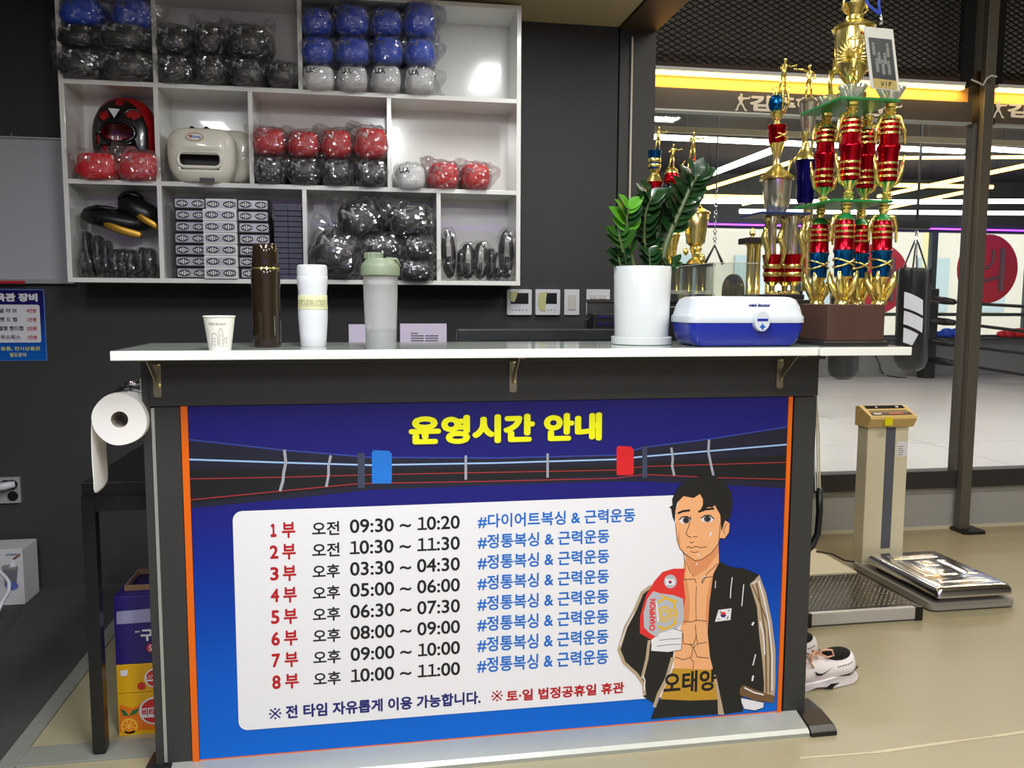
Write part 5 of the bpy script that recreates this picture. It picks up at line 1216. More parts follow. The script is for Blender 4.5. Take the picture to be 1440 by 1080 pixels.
def upper_col(t, x, y, z0, z1, hands=(1,)):
    H_ = z1-z0; Z = lambda f: z0+f*H_; c = (x, y, 0)
    bm = lathe(B(), [(.014, Z(0)), (.011, Z(.02)), (.014, Z(.04)), (.009, Z(.06)), (.013, Z(.08)), (.008, Z(.10)), (.010, Z(.13)), (.020, Z(.20)), (.010, Z(.21)), (.010, Z(.84)), (.020, Z(.841)), (.012, Z(.88)), (.008, Z(.90)), (.014, Z(.92)), (.010, Z(.935)), (.015, Z(.955)), (.011, Z(.975)), (.015, Z(1))], c, 20)
    col = obj('column', bm, M['goldm'], t, smooth='auto')
    obj('red_sleeve', lathe(B(), [(.0215, Z(.21)), (.0235, Z(.24)), (.0240, Z(.40)), (.0245, Z(.50)), (.0285, Z(.545)), (.0285, Z(.565)), (.0230, Z(.60)), (.0225, Z(.80)), (.019, Z(.838))], c, 24), M['tred'], col, smooth='auto')
    for f in (.26, .32, .39, .70, .755, .81): obj('gold_band', lathe(B(), [(.0236, Z(f-.013)), (.0252, Z(f-.011)), (.0252, Z(f+.011)), (.0236, Z(f+.013))], c, 24, cap=False), M['gold'], col, smooth='auto')
    obj('green_neck', lathe(B(), [(.0085, Z(.12)), (.0212, Z(.20))], c, 8, cap=False), M['tgreen'], col)
    obj('green_neck', lathe(B(), [(.0202, Z(.842)), (.0124, Z(.88))], c, 8, cap=False), M['tgreen'], col)
    bm = B()
    for s in hands:
        tube(bm, [(x+s*.010, y, Z(.15)), (x+s*.026, y, Z(.20)), (x+s*.036, y-.004, Z(.32)), (x+s*.041, y-.004, Z(.48))], [.0036, .0062, .0054, .0028], 6)
        tube(bm, [(x+s*.010, y, Z(.90)), (x+s*.026, y, Z(.87)), (x+s*.038, y-.004, Z(.74)), (x+s*.042, y-.004, Z(.60))], [.0036, .0062, .0054, .0028], 6)
    obj('handle', bm, M['gold'], col, smooth=True)
zb0 = ZT+.0005; zb1 = at(1200, 428, Y=1.92).z
T1 = thing('trophy', 'largest trophy, red and gold columns on green tiers with a walnut base', 'trophy', (1.205, 2.02, zb0))
obj('plinth', bx(1.108, 1.285, 1.905, 2.125, zb0, zb0+.012), M['wooddark'], T1, bev=.003)
obj('base', bx(1.122, 1.277, 1.915, 2.115, zb0+.012, zb1), M['wood'], T1, bev=.002)
z1 = at(1173, 283, Y=1.925).z; z2 = at(1182, 139, Y=1.925).z
px0, px1 = 1.128, 1.285
FLx, FRx, BLx, BRx = at(1187, 350, Y=1.955).x, at(1240, 350, Y=1.955).x, at(1152, 350, Y=2.08).x, at(1209, 350, Y=2.08).x
for X, Y_, hs in ((FLx, 1.955, (-1,)), (FRx, 1.955, (1, -1)), (BLx, 2.08, (-1, 1)), (BRx, 2.08, (1,))):
    lower_col(T1, X, Y_, zb1, z1); upper_col(T1, X+.006, Y_, z1+.006, z2, hs)
    bm = B()
    for s in hs: tube(bm, [(X+s*.010, Y_, z1-.028), (X+s*.028, Y_, z1-.032), (X+s*.037, Y_, z1-.055), (X+s*.038, Y_, z1-.095)], [.0036, .0062, .0054, .0028], 6)
    obj('handle', bm, M['gold'], T1, smooth=True)
obj('tier_plate', bx(px0, px1+.004, 1.922, 2.115, z1, z1+.006), M['tgreen'], T1, bev=.0008)
obj('tier_plate', bx(px0+.008, px1+.012, 1.922, 2.115, z2, z2+.006), M['tgreen'], T1, bev=.0008)
q = at(1190, 395, Y=2.02); obj('red_ball', ell(B(), (q.x, q.y, q.z), (.017, .017, .017), 16, 10), M['tred'], T1, smooth=True)
obj('ball_stand', lathe(B(), [(.02, zb1), (.016, zb1+.01), (.006, zb1+.02), (.012, zb1+.03), (.014, q.z-.015)], (q.x, q.y, 0), 16), M['gold'], T1, smooth=True)
zt = z2+.006
for X, Y_ in ((FLx+.006, 1.957), (FRx+.006, 1.957), (BLx+.01, 2.07)):
    obj('crystal_cup', lathe(B(), [(.016, zt), (.019, zt+.006), (.034, zt+.034), (.030, zt+.034), (.010, zt+.008)], (X, Y_, 0), 32, flute=.05, nf=16, cap=True), cry, T1)
bm = figurine(B(), (FLx+.006, 1.957, zt+.022), .105, (((-.16, .9), (-.20, 1.15)), ((.16, .9), (.20, 1.15))), True)
torus(bm, (FLx+.006, 1.957, zt+.022+.128), .012, .002); obj('winged_figure', bm, M['gold'], T1, smooth=True)
X = BLx+.01
bm = lathe(B(), [(.012, zt+.008), (.016, zt+.032), (.006, zt+.04)], (X, 2.07, 0), 14)
tube(bm, [(X, 2.07, zt+.036), (X-.004, 2.07, zt+.07), (X, 2.07, zt+.10)], [.006, .005, .008], 8)
for k in range(6): tube(bm, [(X, 2.07, zt+.09), (X+.012+.003*k, 2.07, zt+.10+.008*k), (X+.004+.004*k, 2.07, zt+.13+.006*((k*5) % 3))], [.006, .008, .002], 6)
obj('flame_figure', bm, M['gold'], T1, smooth=True)
# big lidded cup at the top centre
cx, cy = at(1200, 60, Y=2.05).x, 2.05; zz = lambda py: at(1200, py, Y=2.05).z; s = mpp((cx, cy, 1.8))
cup = obj('large_cup', lathe(B(), [(22*s, zt), (20*s, zz(132)), (8*s, zz(128)), (7*s, zz(120)), (12*s, zz(114)), (21*s, zz(100)), (24*s, zz(76)), (25.5*s, zz(50)), (25*s, zz(41))], (cx, cy, 0), 32), M['goldm'], T1, smooth='auto')
obj('lid', lathe(B(), [(29*s, zz(42)), (29.5*s, zz(39.5)), (24*s, zz(35)), (15*s, zz(31)), (12*s, zz(29)), (12*s, zz(24)), (9*s, zz(22)), (11*s, zz(16)), (15*s, zz(7)), (15*s, zz(4))], (cx, cy, 0), 28), M['gold'], cup, smooth='auto')
obj('blue_band', lathe(B(), [(15.3*s, zz(5)), (15.8*s, zz(3.5)), (15.8*s, zz(-1)), (15*s, zz(-2))], (cx, cy, 0), 24), M['tblue'], cup, smooth='auto')
bm = lathe(B(), [(13*s, zz(-2)), (9*s, zz(-12)), (14*s, zz(-22))], (cx, cy, 0), 20); figurine(bm, (cx, cy, zz(-22)), .10, BOX, False); obj('top_figure', bm, M['gold'], cup, smooth=True)
bm = B(); k_ = M['tred']
for i in range(3): ell(bm, (cx-.006+.006*i, cy-25.5*s, zz(54)), (.0022, .002, .004), 6, 5)
obj('crown_mark', bm, k_, cup)
bm = B()
for sgn in (-1, 1): tube(bm, [(cx+sgn*9*s, cy, zz(22)), (cx+sgn*19*s, cy, zz(14)), (cx+sgn*16*s, cy, zz(0)), (cx+sgn*19*s, cy, zz(-10))], [.002, .004, .004, .002], 6)
obj('handle', bm, M['gold'], cup, smooth=True)
# engraved strips on the bands (raised marks)
# VIP pass
vp = [at(x, y, Y=1.915) for x, y in ((1215, 37), (1256, 41), (1266, 129), (1225, 124))]
V = thing('event_pass', 'clear-sleeved pass on a blue lanyard hanging at the top of the largest trophy', 'pass', vp[0])
def quad(u0, u1, v0, v1, y):    # u along width, v down
    f = lambda u, v: (vp[0]*(1-u)*(1-v)+vp[1]*u*(1-v)+vp[2]*u*v+vp[3]*(1-u)*v)
    return [(f(u, v).x, f(u, v).z) for u, v in ((u0, v0), (u1, v0), (u1, v1), (u0, v1))]
obj('sleeve', prism(B(), quad(0, 1, 0, 1, 0), 1.915, 1.918), mat('milky_vinyl', (206, 206, 200), .3, var=.01), V, bev=.001)
obj('photo_card', flat(B(), quad(.10, .90, .17, .86, 0), 1.9146), mat('dark_photo_print', (58, 62, 64), .3, var=.5, vs=90), V)
obj('gold_strip', flat(B(), quad(.10, .90, .83, .98, 0), 1.9143), mat('gold_print', (176, 156, 90), .4, var=.02), V)
a_ = quad(.36, .72, .87, .94, 0); obj('lettering', text_bm('V I P', a_[0][0], a_[1][0], a_[2][1], a_[0][1], 1.9140, .02), M['ink'], V)
bm = B()
for (u, v, hh) in ((.24, .36, .18), (.72, .36, .2), (.3, .62, .2), (.5, .64, .22), (.7, .64, .2), (.4, .5, .16), (.6, .5, .16)):
    a_ = quad(u-.05, u+.05, v-hh/3, v+hh/2, 0); flat(bm, a_, 1.9144)
    c_ = quad(u, u+.01, v-hh/3-.03, v-hh/3, 0)[0]; flat(bm, circ(c_[0], c_[1], .004, 8), 1.9144-.00003)
o = obj('people_print', bm, mat('pale_figures_print', (120, 124, 122), .4, var=.3, vs=150), V); o['kind'] = 'stuff'
cl = at(1239, 34, Y=1.914); obj('clip', tube(B(), [cl, cl+Vector((0, 0, .012)), cl+Vector((-.003, 0, .024))], [.0045, .003, .002], 8), M['chrome'], V, smooth=True)
bl_ = mat('blue_lanyard', (30, 70, 190), .7)
obj('lanyard', tube(B(), [cl+Vector((-.003, 0, .022)), at(1236, 8, Y=1.915), at(1236, -25, Y=1.93), at(1225, -60, Y=1.99)], .003, 6), bl_, V)
obj('lanyard', tube(B(), [cl+Vector((-.003, 0, .022)), at(1222, 8, Y=1.96), at(1216, -4, Y=2.0), at(1208, -20, Y=2.0)], .003, 6), bl_, V)
# cabinet behind the counter carrying the other trophies
zc1 = at(1040, 421, Y=2.36).z
cb2 = thing('low_cabinet', 'black cabinet behind the counter carrying trophies and a clear case', 'cabinet', (1.08, 2.8, 0))
obj('body', bx(.86, 1.33, 2.34, 3.25, .02, zc1-.012), M['black'], cb2, bev=.002); obj('top', bx(.855, 1.336, 2.335, 3.255, zc1-.012, zc1), M['wooddark'], cb2, bev=.002); obj('plinth', bx(.88, 1.30, 2.36, 3.23, 0, .02), M['black'], cb2)
q = at(943, 431, Y=2.339); obj('label_strip', bx(q.x, q.x+.035, 2.3385, 2.3395, q.z-.003, q.z), M['alu'], cb2)
q = at(952, 474, Y=2.339); obj('label_strip', bx(q.x, q.x+.045, 2.3385, 2.3395, q.z-.006, q.z), M['alu'], cb2)
def stack(t, px, Y, segs, seg=22):
    """vertical run of fittings: (name, material, [(px radius, photo row), ...])"""
    for nm, m, prof, *o_ in segs:
        x = at(px, prof[0][1], Y=Y).x; s = mpp((x, Y, 1.4)); kw = o_[0] if o_ else {}
        obj(nm, lathe(B(), [(max(r, .01)*s, at(px, yy, Y=Y).z) for r, yy in prof], (x, Y, 0), seg, **kw), m, t, smooth='auto')
Y2 = 2.46
T2 = thing('trophy', 'silver cup trophy with a blue ball and a boxer figure, left of the largest trophy', 'trophy', (at(1095, 415, Y=Y2).x, Y2, zc1))
zp2 = at(1090, 304, Y=Y2).z
a_ = at(1071, 304, Y=Y2-.06); b_ = at(1140, 304, Y=Y2-.06)
obj('base', bx(a_.x-.002, b_.x-.01, Y2-.06, Y2+.10, zc1+.0003, at(1090, 414, Y=Y2).z), M['wooddark'], T2, bev=.002)
obj('tier_plate', bx(a_.x, b_.x, Y2-.06, Y2+.09, zp2, zp2+.008), M['dblue'], T2, bev=.001)
for px, w_ in ((1085, 1), (1115, 1.05), (1103, .9)):
    Yc = Y2 if px != 1103 else Y2+.07
    stack(T2, px, Yc, [('foot', M['goldm'], [(9, 413.5), (8, 411), (4, 410), (4, 402), (11, 396)]), ('red_sleeve', M['tred'], [(11*w_, 396), (11.5*w_, 372), (14*w_, 359), (13*w_, 358), (6, 357.6)]), ('silver_tube', M['silver'], [(6.5, 357.5), (6, 350), (6, 318), (9, 309), (10, 304.5)]),
        ('gold_band', M['gold'], [(12*w_, 389), (12.4*w_, 388), (12.4*w_, 384), (12*w_, 383)]), ('gold_band', M['gold'], [(12*w_, 378), (12.4*w_, 377), (12.4*w_, 373), (12*w_, 372)])])
bm = B()
for px in (1077, 1099, 1127):
    q = at(px, 352, Y=Y2-.03); tube(bm, [q+Vector((0, 0, -.05)), q+Vector((.008, 0, 0)), q+Vector((-.006, 0, .04)), q+Vector((.004, 0, .085))], [.004, .010, .009, .004], 7); ell(bm, q+Vector((.002, 0, .095)), (.008, .006, .009), 8, 6)
jitter(bm, .006, 70); obj('eagle_ornament', bm, M['gold'], T2, smooth=True)
stack(T2, 1092, Y2, [('silver_cup', M['silver'], [(10, 303), (12, 300), (17, 290), (19.5, 270), (20, 254), (19, 253)]), ('cup_lid', M['gold'], [(24, 253), (24, 250), (19, 246), (10, 238), (6, 233), (5, 231)], dict(flute=.06, nf=8)),
    ('twisted_stem', M['goldm'], [(5, 231), (4, 222), (7, 212), (9, 204), (10, 201)], dict(flute=.12, nf=5)), ('red_cup', M['tred'], [(10, 202), (11, 198), (12, 182), (14, 177), (13, 176.5), (5, 176)]), ('gold_neck', M['gold'], [(5, 176), (4, 170), (8, 163), (9, 157)]), ('blue_ball', M['tblue'], [(6, 157), (10, 153), (11.5, 146), (10, 138), (6, 134)])])
bm = B(); q = at(1095, 192, Y=Y2); s = mpp(q); torus(bm, q, 12.6*s, .0026, .45); torus(bm, q, 12.6*s, .0026, -.45)
q = at(1098, 146, Y=Y2)
for k in range(7):
    a_ = k*2*PI/7; d = Vector((math.cos(a_), math.sin(a_), 0)); tube(bm, [q+Vector((0, 0, -.03))+d*.01, q+d*.026, q+Vector((0, 0, .03))+d*.022, q+Vector((0, 0, .05))+d*.026], [.003, .004, .003, .001], 6)
torus(bm, q, .026, .002); o = obj('petal_mount', bm, M['gold'], T2, smooth=True); o['kind'] = 'stuff'
stack(T2, 1100, Y2, [('gold_cap', M['gold'], [(7, 134), (8, 131), (4, 127)])])
q = at(1100, 127, Y=Y2); obj('boxer_figure', figurine(B(), q, 45*mpp(q), BOX, lean=.08), M['gold'], T2, smooth=True)
Y3 = 2.56
T3 = thing('trophy', 'tall navy and silver trophy with a boxer reaching left, behind the blue ball trophy', 'trophy', (at(1132, 415, Y=Y3).x, Y3, zc1))
obj('base', bx(at(1122, 400, Y=Y3).x, 1.334, Y3-.035, Y3+.035, zc1+.0003, zc1+.03), M['wooddark'], T3, bev=.002)
z_ = 415
stack(T3, 1132, Y3, [('column', M['goldm'], [(6, 409.5), (5, 400), (6, 360), (4, 330), (7, 300), (6, 286)]), ('navy_sleeve', M['tnavy'], [(10, 286), (12, 280), (13, 240), (15, 226)]), ('gold_lid', M['gold'], [(17, 226), (16, 223), (10, 216), (6, 208), (5, 200)]), ('twisted_stem', M['goldm'], [(4, 200), (5, 192), (7, 187)])])
stack(T3, 1136, Y3, [('silver_cup', M['silver'], [(5, 190), (9, 180), (11, 160), (13, 146), (12, 145)]), ('cup_lid', M['silver'], [(13, 145), (10, 141), (4, 137)])])
bm = B(); q = at(1124, 250, Y=Y3); tube(bm, [q+Vector((-.03, 0, -.06)), q+Vector((-.045, 0, 0)), q+Vector((-.03, 0, .05)), q+Vector((0, 0, .08))], [.003, .005, .005, .002], 6); obj('handle', bm, M['gold'], T3, smooth=True)
q = at(1137, 137, Y=Y3); obj('boxer_figure', figurine(B(), q, 46*mpp(q), (((-.24, .80), (-.52, .80)), ((.18, .64), (.12, .56)))), M['gold'], T3, smooth=True)
Y4 = 2.86
T4 = thing('trophy', 'gold column trophy with a pointed finial behind the first-aid box', 'trophy', (at(1063, 415, Y=Y4).x, Y4, zc1))
a_ = at(1046, 343, Y=Y4); b_ = at(1088, 343, Y=Y4); obj('base', bx(a_.x, b_.x, Y4-.05, Y4+.05, zc1+.0003, zc1+.015), M['wooddark'], T4)
obj('top_plate', bx(a_.x, b_.x, Y4-.05, Y4+.05, a_.z, a_.z+.022), M['wooddark'], T4, bev=.003)
for px in (1053, 1063, 1080): stack(T4, px, Y4 if px != 1063 else Y4+.03, [('gold_column', M['goldm'], [(7, 417), (5, 414), (4.6, 348), (6.5, 345), (6.5, 343.5)])])
stack(T4, 1058, Y4, [('finial', M['gold'], [(6, 336), (3, 334), (2, 332), (4.5, 329), (3.5, 325), (.5, 320)])])
Y5 = 3.0
T5 = thing('trophy', 'group trophy of three gold cups with boxers, behind the leafy plant', 'trophy', (at(958, 415, Y=Y5).x, Y5, zc1))
a_ = at(916, 373, Y=Y5); b_ = at(994, 373, Y=Y5)
obj('base', bx(a_.x, b_.x, Y5-.08, Y5+.08, zc1+.0003, zc1+.02), M['wooddark'], T5); obj('tier_plate', bx(a_.x, b_.x, Y5-.08, Y5+.08, a_.z-.004, a_.z+.004), M['wooddark'], T5, bev=.001)
for px in (926, 949, 966, 985): stack(T5, px, Y5-.03 if px in (949, 985) else Y5+.03, [('gold_column', M['goldm'], [(8, 413), (7, 410), (7, 380), (8, 376), (8, 374.5)], dict(flute=.05, nf=9))])
stack(T5, 978, Y5, [('cup_foot', M['gold'], [(14, 371.4), (10, 366), (5, 362), (6, 356), (9, 350), (8, 347)]), ('gold_cup', M['goldm'], [(7, 347), (13, 342), (15, 325), (18, 302), (17, 300)]), ('cup_lid', M['gold'], [(21, 301), (21, 299), (12, 294), (7, 289), (5, 282), (7, 276)], dict(flute=.05, nf=8)), ('blue_sleeve', M['tblue'], [(7, 276), (8, 270), (9, 262), (8, 261)]), ('gold_neck', M['gold'], [(8, 261), (4, 255), (6, 248)]), ('red_ball', M['tred'], [(5, 249), (11, 244), (13, 236), (10, 229), (5, 226)])])
bm = B(); q = at(971, 360, Y=Y5-.03)
for k in range(5): ell(bm, (q.x+R_.uniform(-.03, .05), Y5-.03, q.z+R_.uniform(-.02, .02)), (.011, .01, .013), 8, 6)
q = at(970, 237, Y=Y5)
for k in range(4):
    s_ = (-1, -.4, .4, 1)[k]; tube(bm, [q+Vector((s_*.016, -.02, -.032)), q+Vector((s_*.036, -.03*(1-abs(s_)), 0)), q+Vector((s_*.02, -.02*(1-abs(s_)), .03))], .0028, 6)
o = obj('gold_ornament', bm, M['gold'], T5, smooth=True); o['kind'] = 'stuff'
q = at(973, 226, Y=Y5); obj('boxer_figure', figurine(B(), q, 41*mpp(q), BOX, lean=.05), M['gold'], T5, smooth=True)
stack(T5, 944, Y5+.02, [('cup_foot', M['gold'], [(13, 371.4), (6, 364), (8, 345), (12, 330), (7, 318)]), ('silver_cup', M['silver'], [(7, 318), (11, 300), (12, 284), (6, 280)]), ('blue_sleeve', M['tblue'], [(8, 280), (9, 274), (9, 262), (6, 260)]), ('red_ball', M['tred'], [(5, 262), (10, 256), (11, 250), (8, 243)]), ('gold_cap', M['gold'], [(10, 244), (9, 240), (5, 236)])])
q = at(944, 236, Y=Y5+.02); obj('boxer_figure', figurine(B(), q, 34*mpp(q), BOX, lean=.08), M['gold'], T5, smooth=True)
stack(T5, 920, Y5, [('cup_foot', M['gold'], [(13, 371.4), (8, 362), (11, 340), (9, 320), (12, 305), (6, 296)]), ('gold_cup', M['goldm'], [(6, 296), (4, 290), (6, 280), (5, 272)]), ('red_cup', M['tred'], [(8, 273), (9, 268), (12, 257), (11, 256)]), ('twisted_stem', M['gold'], [(12, 256), (8, 249), (5, 244), (8, 238)]), ('blue_sleeve', M['tblue'], [(8, 238), (8.5, 230), (9, 214), (10, 212), (5, 211)]), ('gold_band', M['gold'], [(8.8, 229), (9.4, 228), (9.4, 224), (8.8, 223)]), ('gold_band', M['gold'], [(8.8, 236), (9.4, 235), (9.4, 232), (8.8, 231)])])
q = at(924, 211, Y=Y5); obj('boxer_figure', figurine(B(), q, 33*mpp(q), BOX, lean=.08), M['gold'], T5, smooth=True)
# clear case
cx0, cx1 = 1.026, 1.17; zt2 = at(1012, 370, Y=2.40).z
cs = thing('clear_case', 'open clear acrylic case between the plant pot and the gold columns', 'case', (cx0, 2.4, zc1))
obj('front_pane', bx(cx0, cx1, 2.400, 2.404, zc1+.0005, zt2), M['acryl'], cs); obj('side_pane', bx(cx0, cx0+.004, 2.404, 2.85, zc1+.0005, zt2), M['acryl'], cs)
ed = mat('pale_acrylic_edge', (200, 206, 186), .2)
obj('edge', bx(cx0, cx1, 2.3995, 2.4045, zt2, zt2+.002), ed, cs); obj('edge', bx(cx0-.0005, cx0+.0045, 2.404, 2.85, zt2, zt2+.002), ed, cs); obj('edge', bx(cx0-.001, cx0+.003, 2.398, 2.4, zc1+.0005, zt2+.002), ed, cs)
q = at(1031, 400, Y=2.55)
bm = B(); ell(bm, (q.x, q.y, zc1+.02), (.030, .05, .062), 18, 12, .85); 
for v in bm.verts: v.co.z = max(v.co.z, zc1+.0008)
tag(obj('headgear_bag', bm, mat('black_felt', (12, 12, 12), .95), smooth=True, loc=(q.x, q.y, zc1)), 'rounded black padded bag standing inside the clear case', 'bag')

# ================================================================ floor-standing things on the right
PSX0, PSX1, PSY0, PSY1 = 2.035, 2.345, 2.655, 3.095
sc = thing('platform_scale', 'cream column scale with a chrome weighing platform', 'scale', (2.19, 2.9, 0))
gpl = mat('grey_scale_plastic', (150, 146, 138), .5)
obj('base', prismZ(B(), [(x, y) for x, y in rrect(PSX0-.015, PSX1+.03, PSY0+.01, PSY1+.09, .03)], .004, .035), gpl, sc, bev=.005)
bm = B(); 
for x, y in ((PSX0+.02, PSY0+.05), (PSX1, PSY0+.05), (PSX0+.02, PSY1+.05), (PSX1, PSY1+.05)): lathe(bm, [(.012, 0), (.012, .005)], (x, y, 0), 10)
o = obj('feet', bm, M['black'], sc); o['kind'] = 'stuff'
obj('neck_frame', bx(PSX0+.03, PSX1-.03, PSY0+.03, PSY1-.02, .035, .056), mat('mauve_grey_steel', (120, 110, 112), .5), sc)
pm = mat('polished_stainless', (240, 240, 244), .15, metal=1, var=0)
rings = []; bm = B()
for (i_, z_) in ((0, .056), (-.004, .058), (-.002, .078), (.004, .088), (.014, .094), (.02, .095)):
    rings.append([bm.verts.new((x, y, z_)) for x, y in rrect(PSX0+i_, PSX1-i_, PSY0+i_, PSY1-i_, .018, 5)])
for A_, C_ in zip(rings, rings[1:]):
    k = len(A_)
    for i in range(k): bm.faces.new((A_[i], A_[(i+1) % k], C_[(i+1) % k], C_[i]))
bm.faces.new(rings[-1])
pf = obj('platform', bm, pm, sc, smooth='auto')
for x0, x1, y0, y1 in ((.05, .26, .05, .10), (.05, .26, .34, .39), (.04, .09, .13, .31), (.22, .27, .13, .31), (.12, .19, .13, .20), (.12, .19, .24, .31)):
    bm = B(); rr = []
    for i_, z_ in ((0, .0950), (.006, .0985), (.012, .0990)): rr.append([bm.verts.new((PSX0+x, PSY0+y, z_)) for x, y in rrect(x0+i_, x1-i_, y0+i_, y1-i_, .008, 4)])
    for A_, C_ in zip(rr, rr[1:]):
        k = len(A_)
        for i in range(k): bm.faces.new((A_[i], A_[(i+1) % k], C_[(i+1) % k], C_[i]))
    bm.faces.new(rr[-1]); obj('pressed_rib', bm, pm, pf, smooth='auto')
YCc = 3.13; a_ = at(1221, 601, Y=YCc); b_ = at(1278.5, 601, Y=YCc)
obj('column', bx(a_.x, b_.x, YCc, YCc+.075, .03, a_.z), M['cream'], sc, bev=.004)
w_ = b_.x-a_.x
obj('grey_strip', bx(a_.x+w_*.44, a_.x+w_*.67, YCc-.0015, YCc+.001, .10, a_.z), mat('slate_strip', (86, 88, 98), .5), sc)
st_ = obj('rating_label', bx(a_.x+w_*.72, a_.x+w_*.98, YCc-.001, YCc+.001, at(1262, 642, Y=YCc).z, at(1262, 621, Y=YCc).z), M['pwhite'], sc)
bm = B(); zl = at(1262, 640, Y=YCc).z
for i in range(5): flat(bm, [(a_.x+w_*.75, zl+.009*i), (a_.x+w_*(.86+.02*(i % 3)), zl+.009*i), (a_.x+w_*(.86+.02*(i % 3)), zl+.009*i+.002), (a_.x+w_*.75, zl+.009*i+.002)], YCc-.0013)
o = obj('label_lines', bm, M['ink'], st_); o['kind'] = 'stuff'
zt3 = at(1216, 571, Y=YCc).z; zf = at(1283, 590, Y=YCc-.04).z
hm = mat('yellowed_plastic', (214, 184, 116), .45, var=.03)
hx0, hx1 = a_.x-.012, b_.x+.012; hb = a_.z
hd2 = obj('head', prismX(B(), [(YCc-.01, hb), (YCc-.035, hb+.038), (YCc-.03, hb+.05), (YCc+.055, hb+.085), (YCc+.08, hb+.08), (YCc+.08, hb)], hx0, hx1), hm, sc, bev=.002)
sl_ = Vector((0, .085, .035)); O = Vector((0, YCc-.03, hb+.05)); nn = Vector((0, -.035, .085)).normalized()
def slab(u0, u1, v0, v1, m, name, lift=.0012):
    p = [O+Vector((hx0+u*(hx1-hx0), 0, 0))+sl_*v+nn*lift for u, v in ((u0, v0), (u1, v0), (u1, v1), (u0, v1))]
    bm = B(); bm.faces.new([bm.verts.new(x) for x in p]); return obj(name, bm, m, hd2)
slab(.08, .92, .66, .94, scr, 'display'); slab(.08, .92, .40, .52, mat('olive_strip', (110, 98, 66), .5), 'divider_strip'); slab(.06, .94, .06, .34, mat('brown_keypad', (66, 54, 44), .4), 'keypad')
slab(.12, .28, .14, .24, M['pwhite'], 'brand_mark', .002)
bm = B()
slab(.45, .75, .12, .28, mat('red_key_print', (170, 84, 60), .5), 'keys', .002)
slab(.3, .34, .74, .82, M['pwhite'], 'lcd_digit', .002); slab(.74, .80, .74, .84, M['pwhite'], 'lcd_digit', .002)
obj('yellow_tape', bx(hx0+.30*(hx1-hx0), hx0+.46*(hx1-hx0), YCc-.037, YCc-.024, hb+.012, hb+.045), mat('yellow_tape', (226, 214, 20), .4), hd2)
# low treadplate scale
tp = thing('treadplate_scale', 'low black treadplate scale with an aluminium front edge', 'scale', (1.6, 2.8, 0))
ZP = .05
obj('frame', bx(1.24, 1.935, 2.625, 2.98, .006, ZP-.002), M['black'], tp, bev=.002)
obj('front_trim', bx(1.30, 1.913, 2.606, 2.626, .006, ZP), mat('satin_white_aluminium', (196, 194, 192), .4, metal=.3), tp, bev=.002)
for a2, b2 in ((1.24, 1.30), (1.913, 1.942)): obj('corner_cap', bx(a2, b2, 2.603, 2.64, 0, ZP+.001), M['black'], tp, bev=.003)
q = at(1140, 870, Y=2.606); obj('corner_cap', bx(q.x-.03, q.x+.004, 2.602, 2.626, 0, ZP+.001), M['black'], tp, bev=.003)
tm = mat('dark_tread_steel', (46, 44, 40), .25, metal=.6, var=.06)
pl_ = obj('tread_plate', bx(1.24, 1.935, 2.627, 2.98, ZP-.002, ZP), tm, tp)
bm = B(); nx, ny = 24, 14
for i in range(nx):
    for j in range(ny):
        x = 1.46+i*.0195; y = 2.645+j*.0235
        for k, (ox, oy, an) in enumerate(((0, 0, .78), (.0098, .0118, -.78))):
            c_, s_ = math.cos(an), math.sin(an); L_, W_ = .0075, .0021
            if x+ox > 1.925 or y+oy > 2.97: continue
            v = [bm.verts.new((x+ox+c_*u*L_-s_*w2*W_, y+oy+s_*u*L_+c_*w2*W_, ZP+(0 if abs(u)+abs(w2) > .9 else 0))) for u, w2 in ((1, 0), (0, 1), (-1, 0), (0, -1))]
            t_ = bm.verts.new((x+ox, y+oy, ZP+.0016))
            for q4 in range(4): bm.faces.new((v[q4], v[(q4+1) % 4], t_))
o = obj('tread_studs', bm, mat('bright_tread_stud', (190, 186, 172), .25, metal=.9), tp); o['kind'] = 'stuff'
wp_ = thing('cover_plate', 'white folded steel panel behind the treadplate scale', 'panel', (1.7, 3.1, 0))
obj('panel', bx(1.35, 1.925, 2.99, 3.40, 0, .055), M['cream'], wp_, bev=.003)
obj('screw', lathe(B(), [(.005, .055), (.004, .057)], (1.86, 3.3, 0), 8), M['black'], wp_)
q = [at(1148, 775, Z=.06), at(1170, 779, Z=.06), at(1187, 788, Z=.03), at(1200, 790, Z=.01), at(1211, 789, Z=.01)]
tag(obj('scale_cable', tube(B(), q, .004, 6), M['black']), 'thin black cable running across to the chrome platform scale', 'cable')
# cables down the right post of the counter
bm = B()
for k, (x0, x1, x2, c_) in enumerate(((1144, 1145, 1149), (1146, 1149, 1151), (1148, 1153, 1153)) and ((1143, 1144, 1147, 0), (1146, 1149, 1150, 1), (1148, 1152, 1153, 1))):
    tag(obj('hanging_cable', tube(B(), [at(x0, 560, Y=2.15), at(x1, 610, Y=2.15), at(x2, 690, Y=2.15)], .0022, 6), M['cream'] if c_ else M['whitep']), 'pale cable beside the right counter post, %s of three' % ['leftmost', 'middle', 'rightmost'][k], 'cable', 'pale cables beside the right counter post')
tag(obj('black_hose', tube(B(), [at(1152, 686, Y=2.15), at(1152.5, 720, Y=2.15), at(1150, 750, Y=2.15), at(1142, 768, Y=2.15), at(1132, 776, Y=2.15)], .0095, 10), M['black'], smooth=True), 'black cable sleeve curving behind the right counter post', 'sleeve')
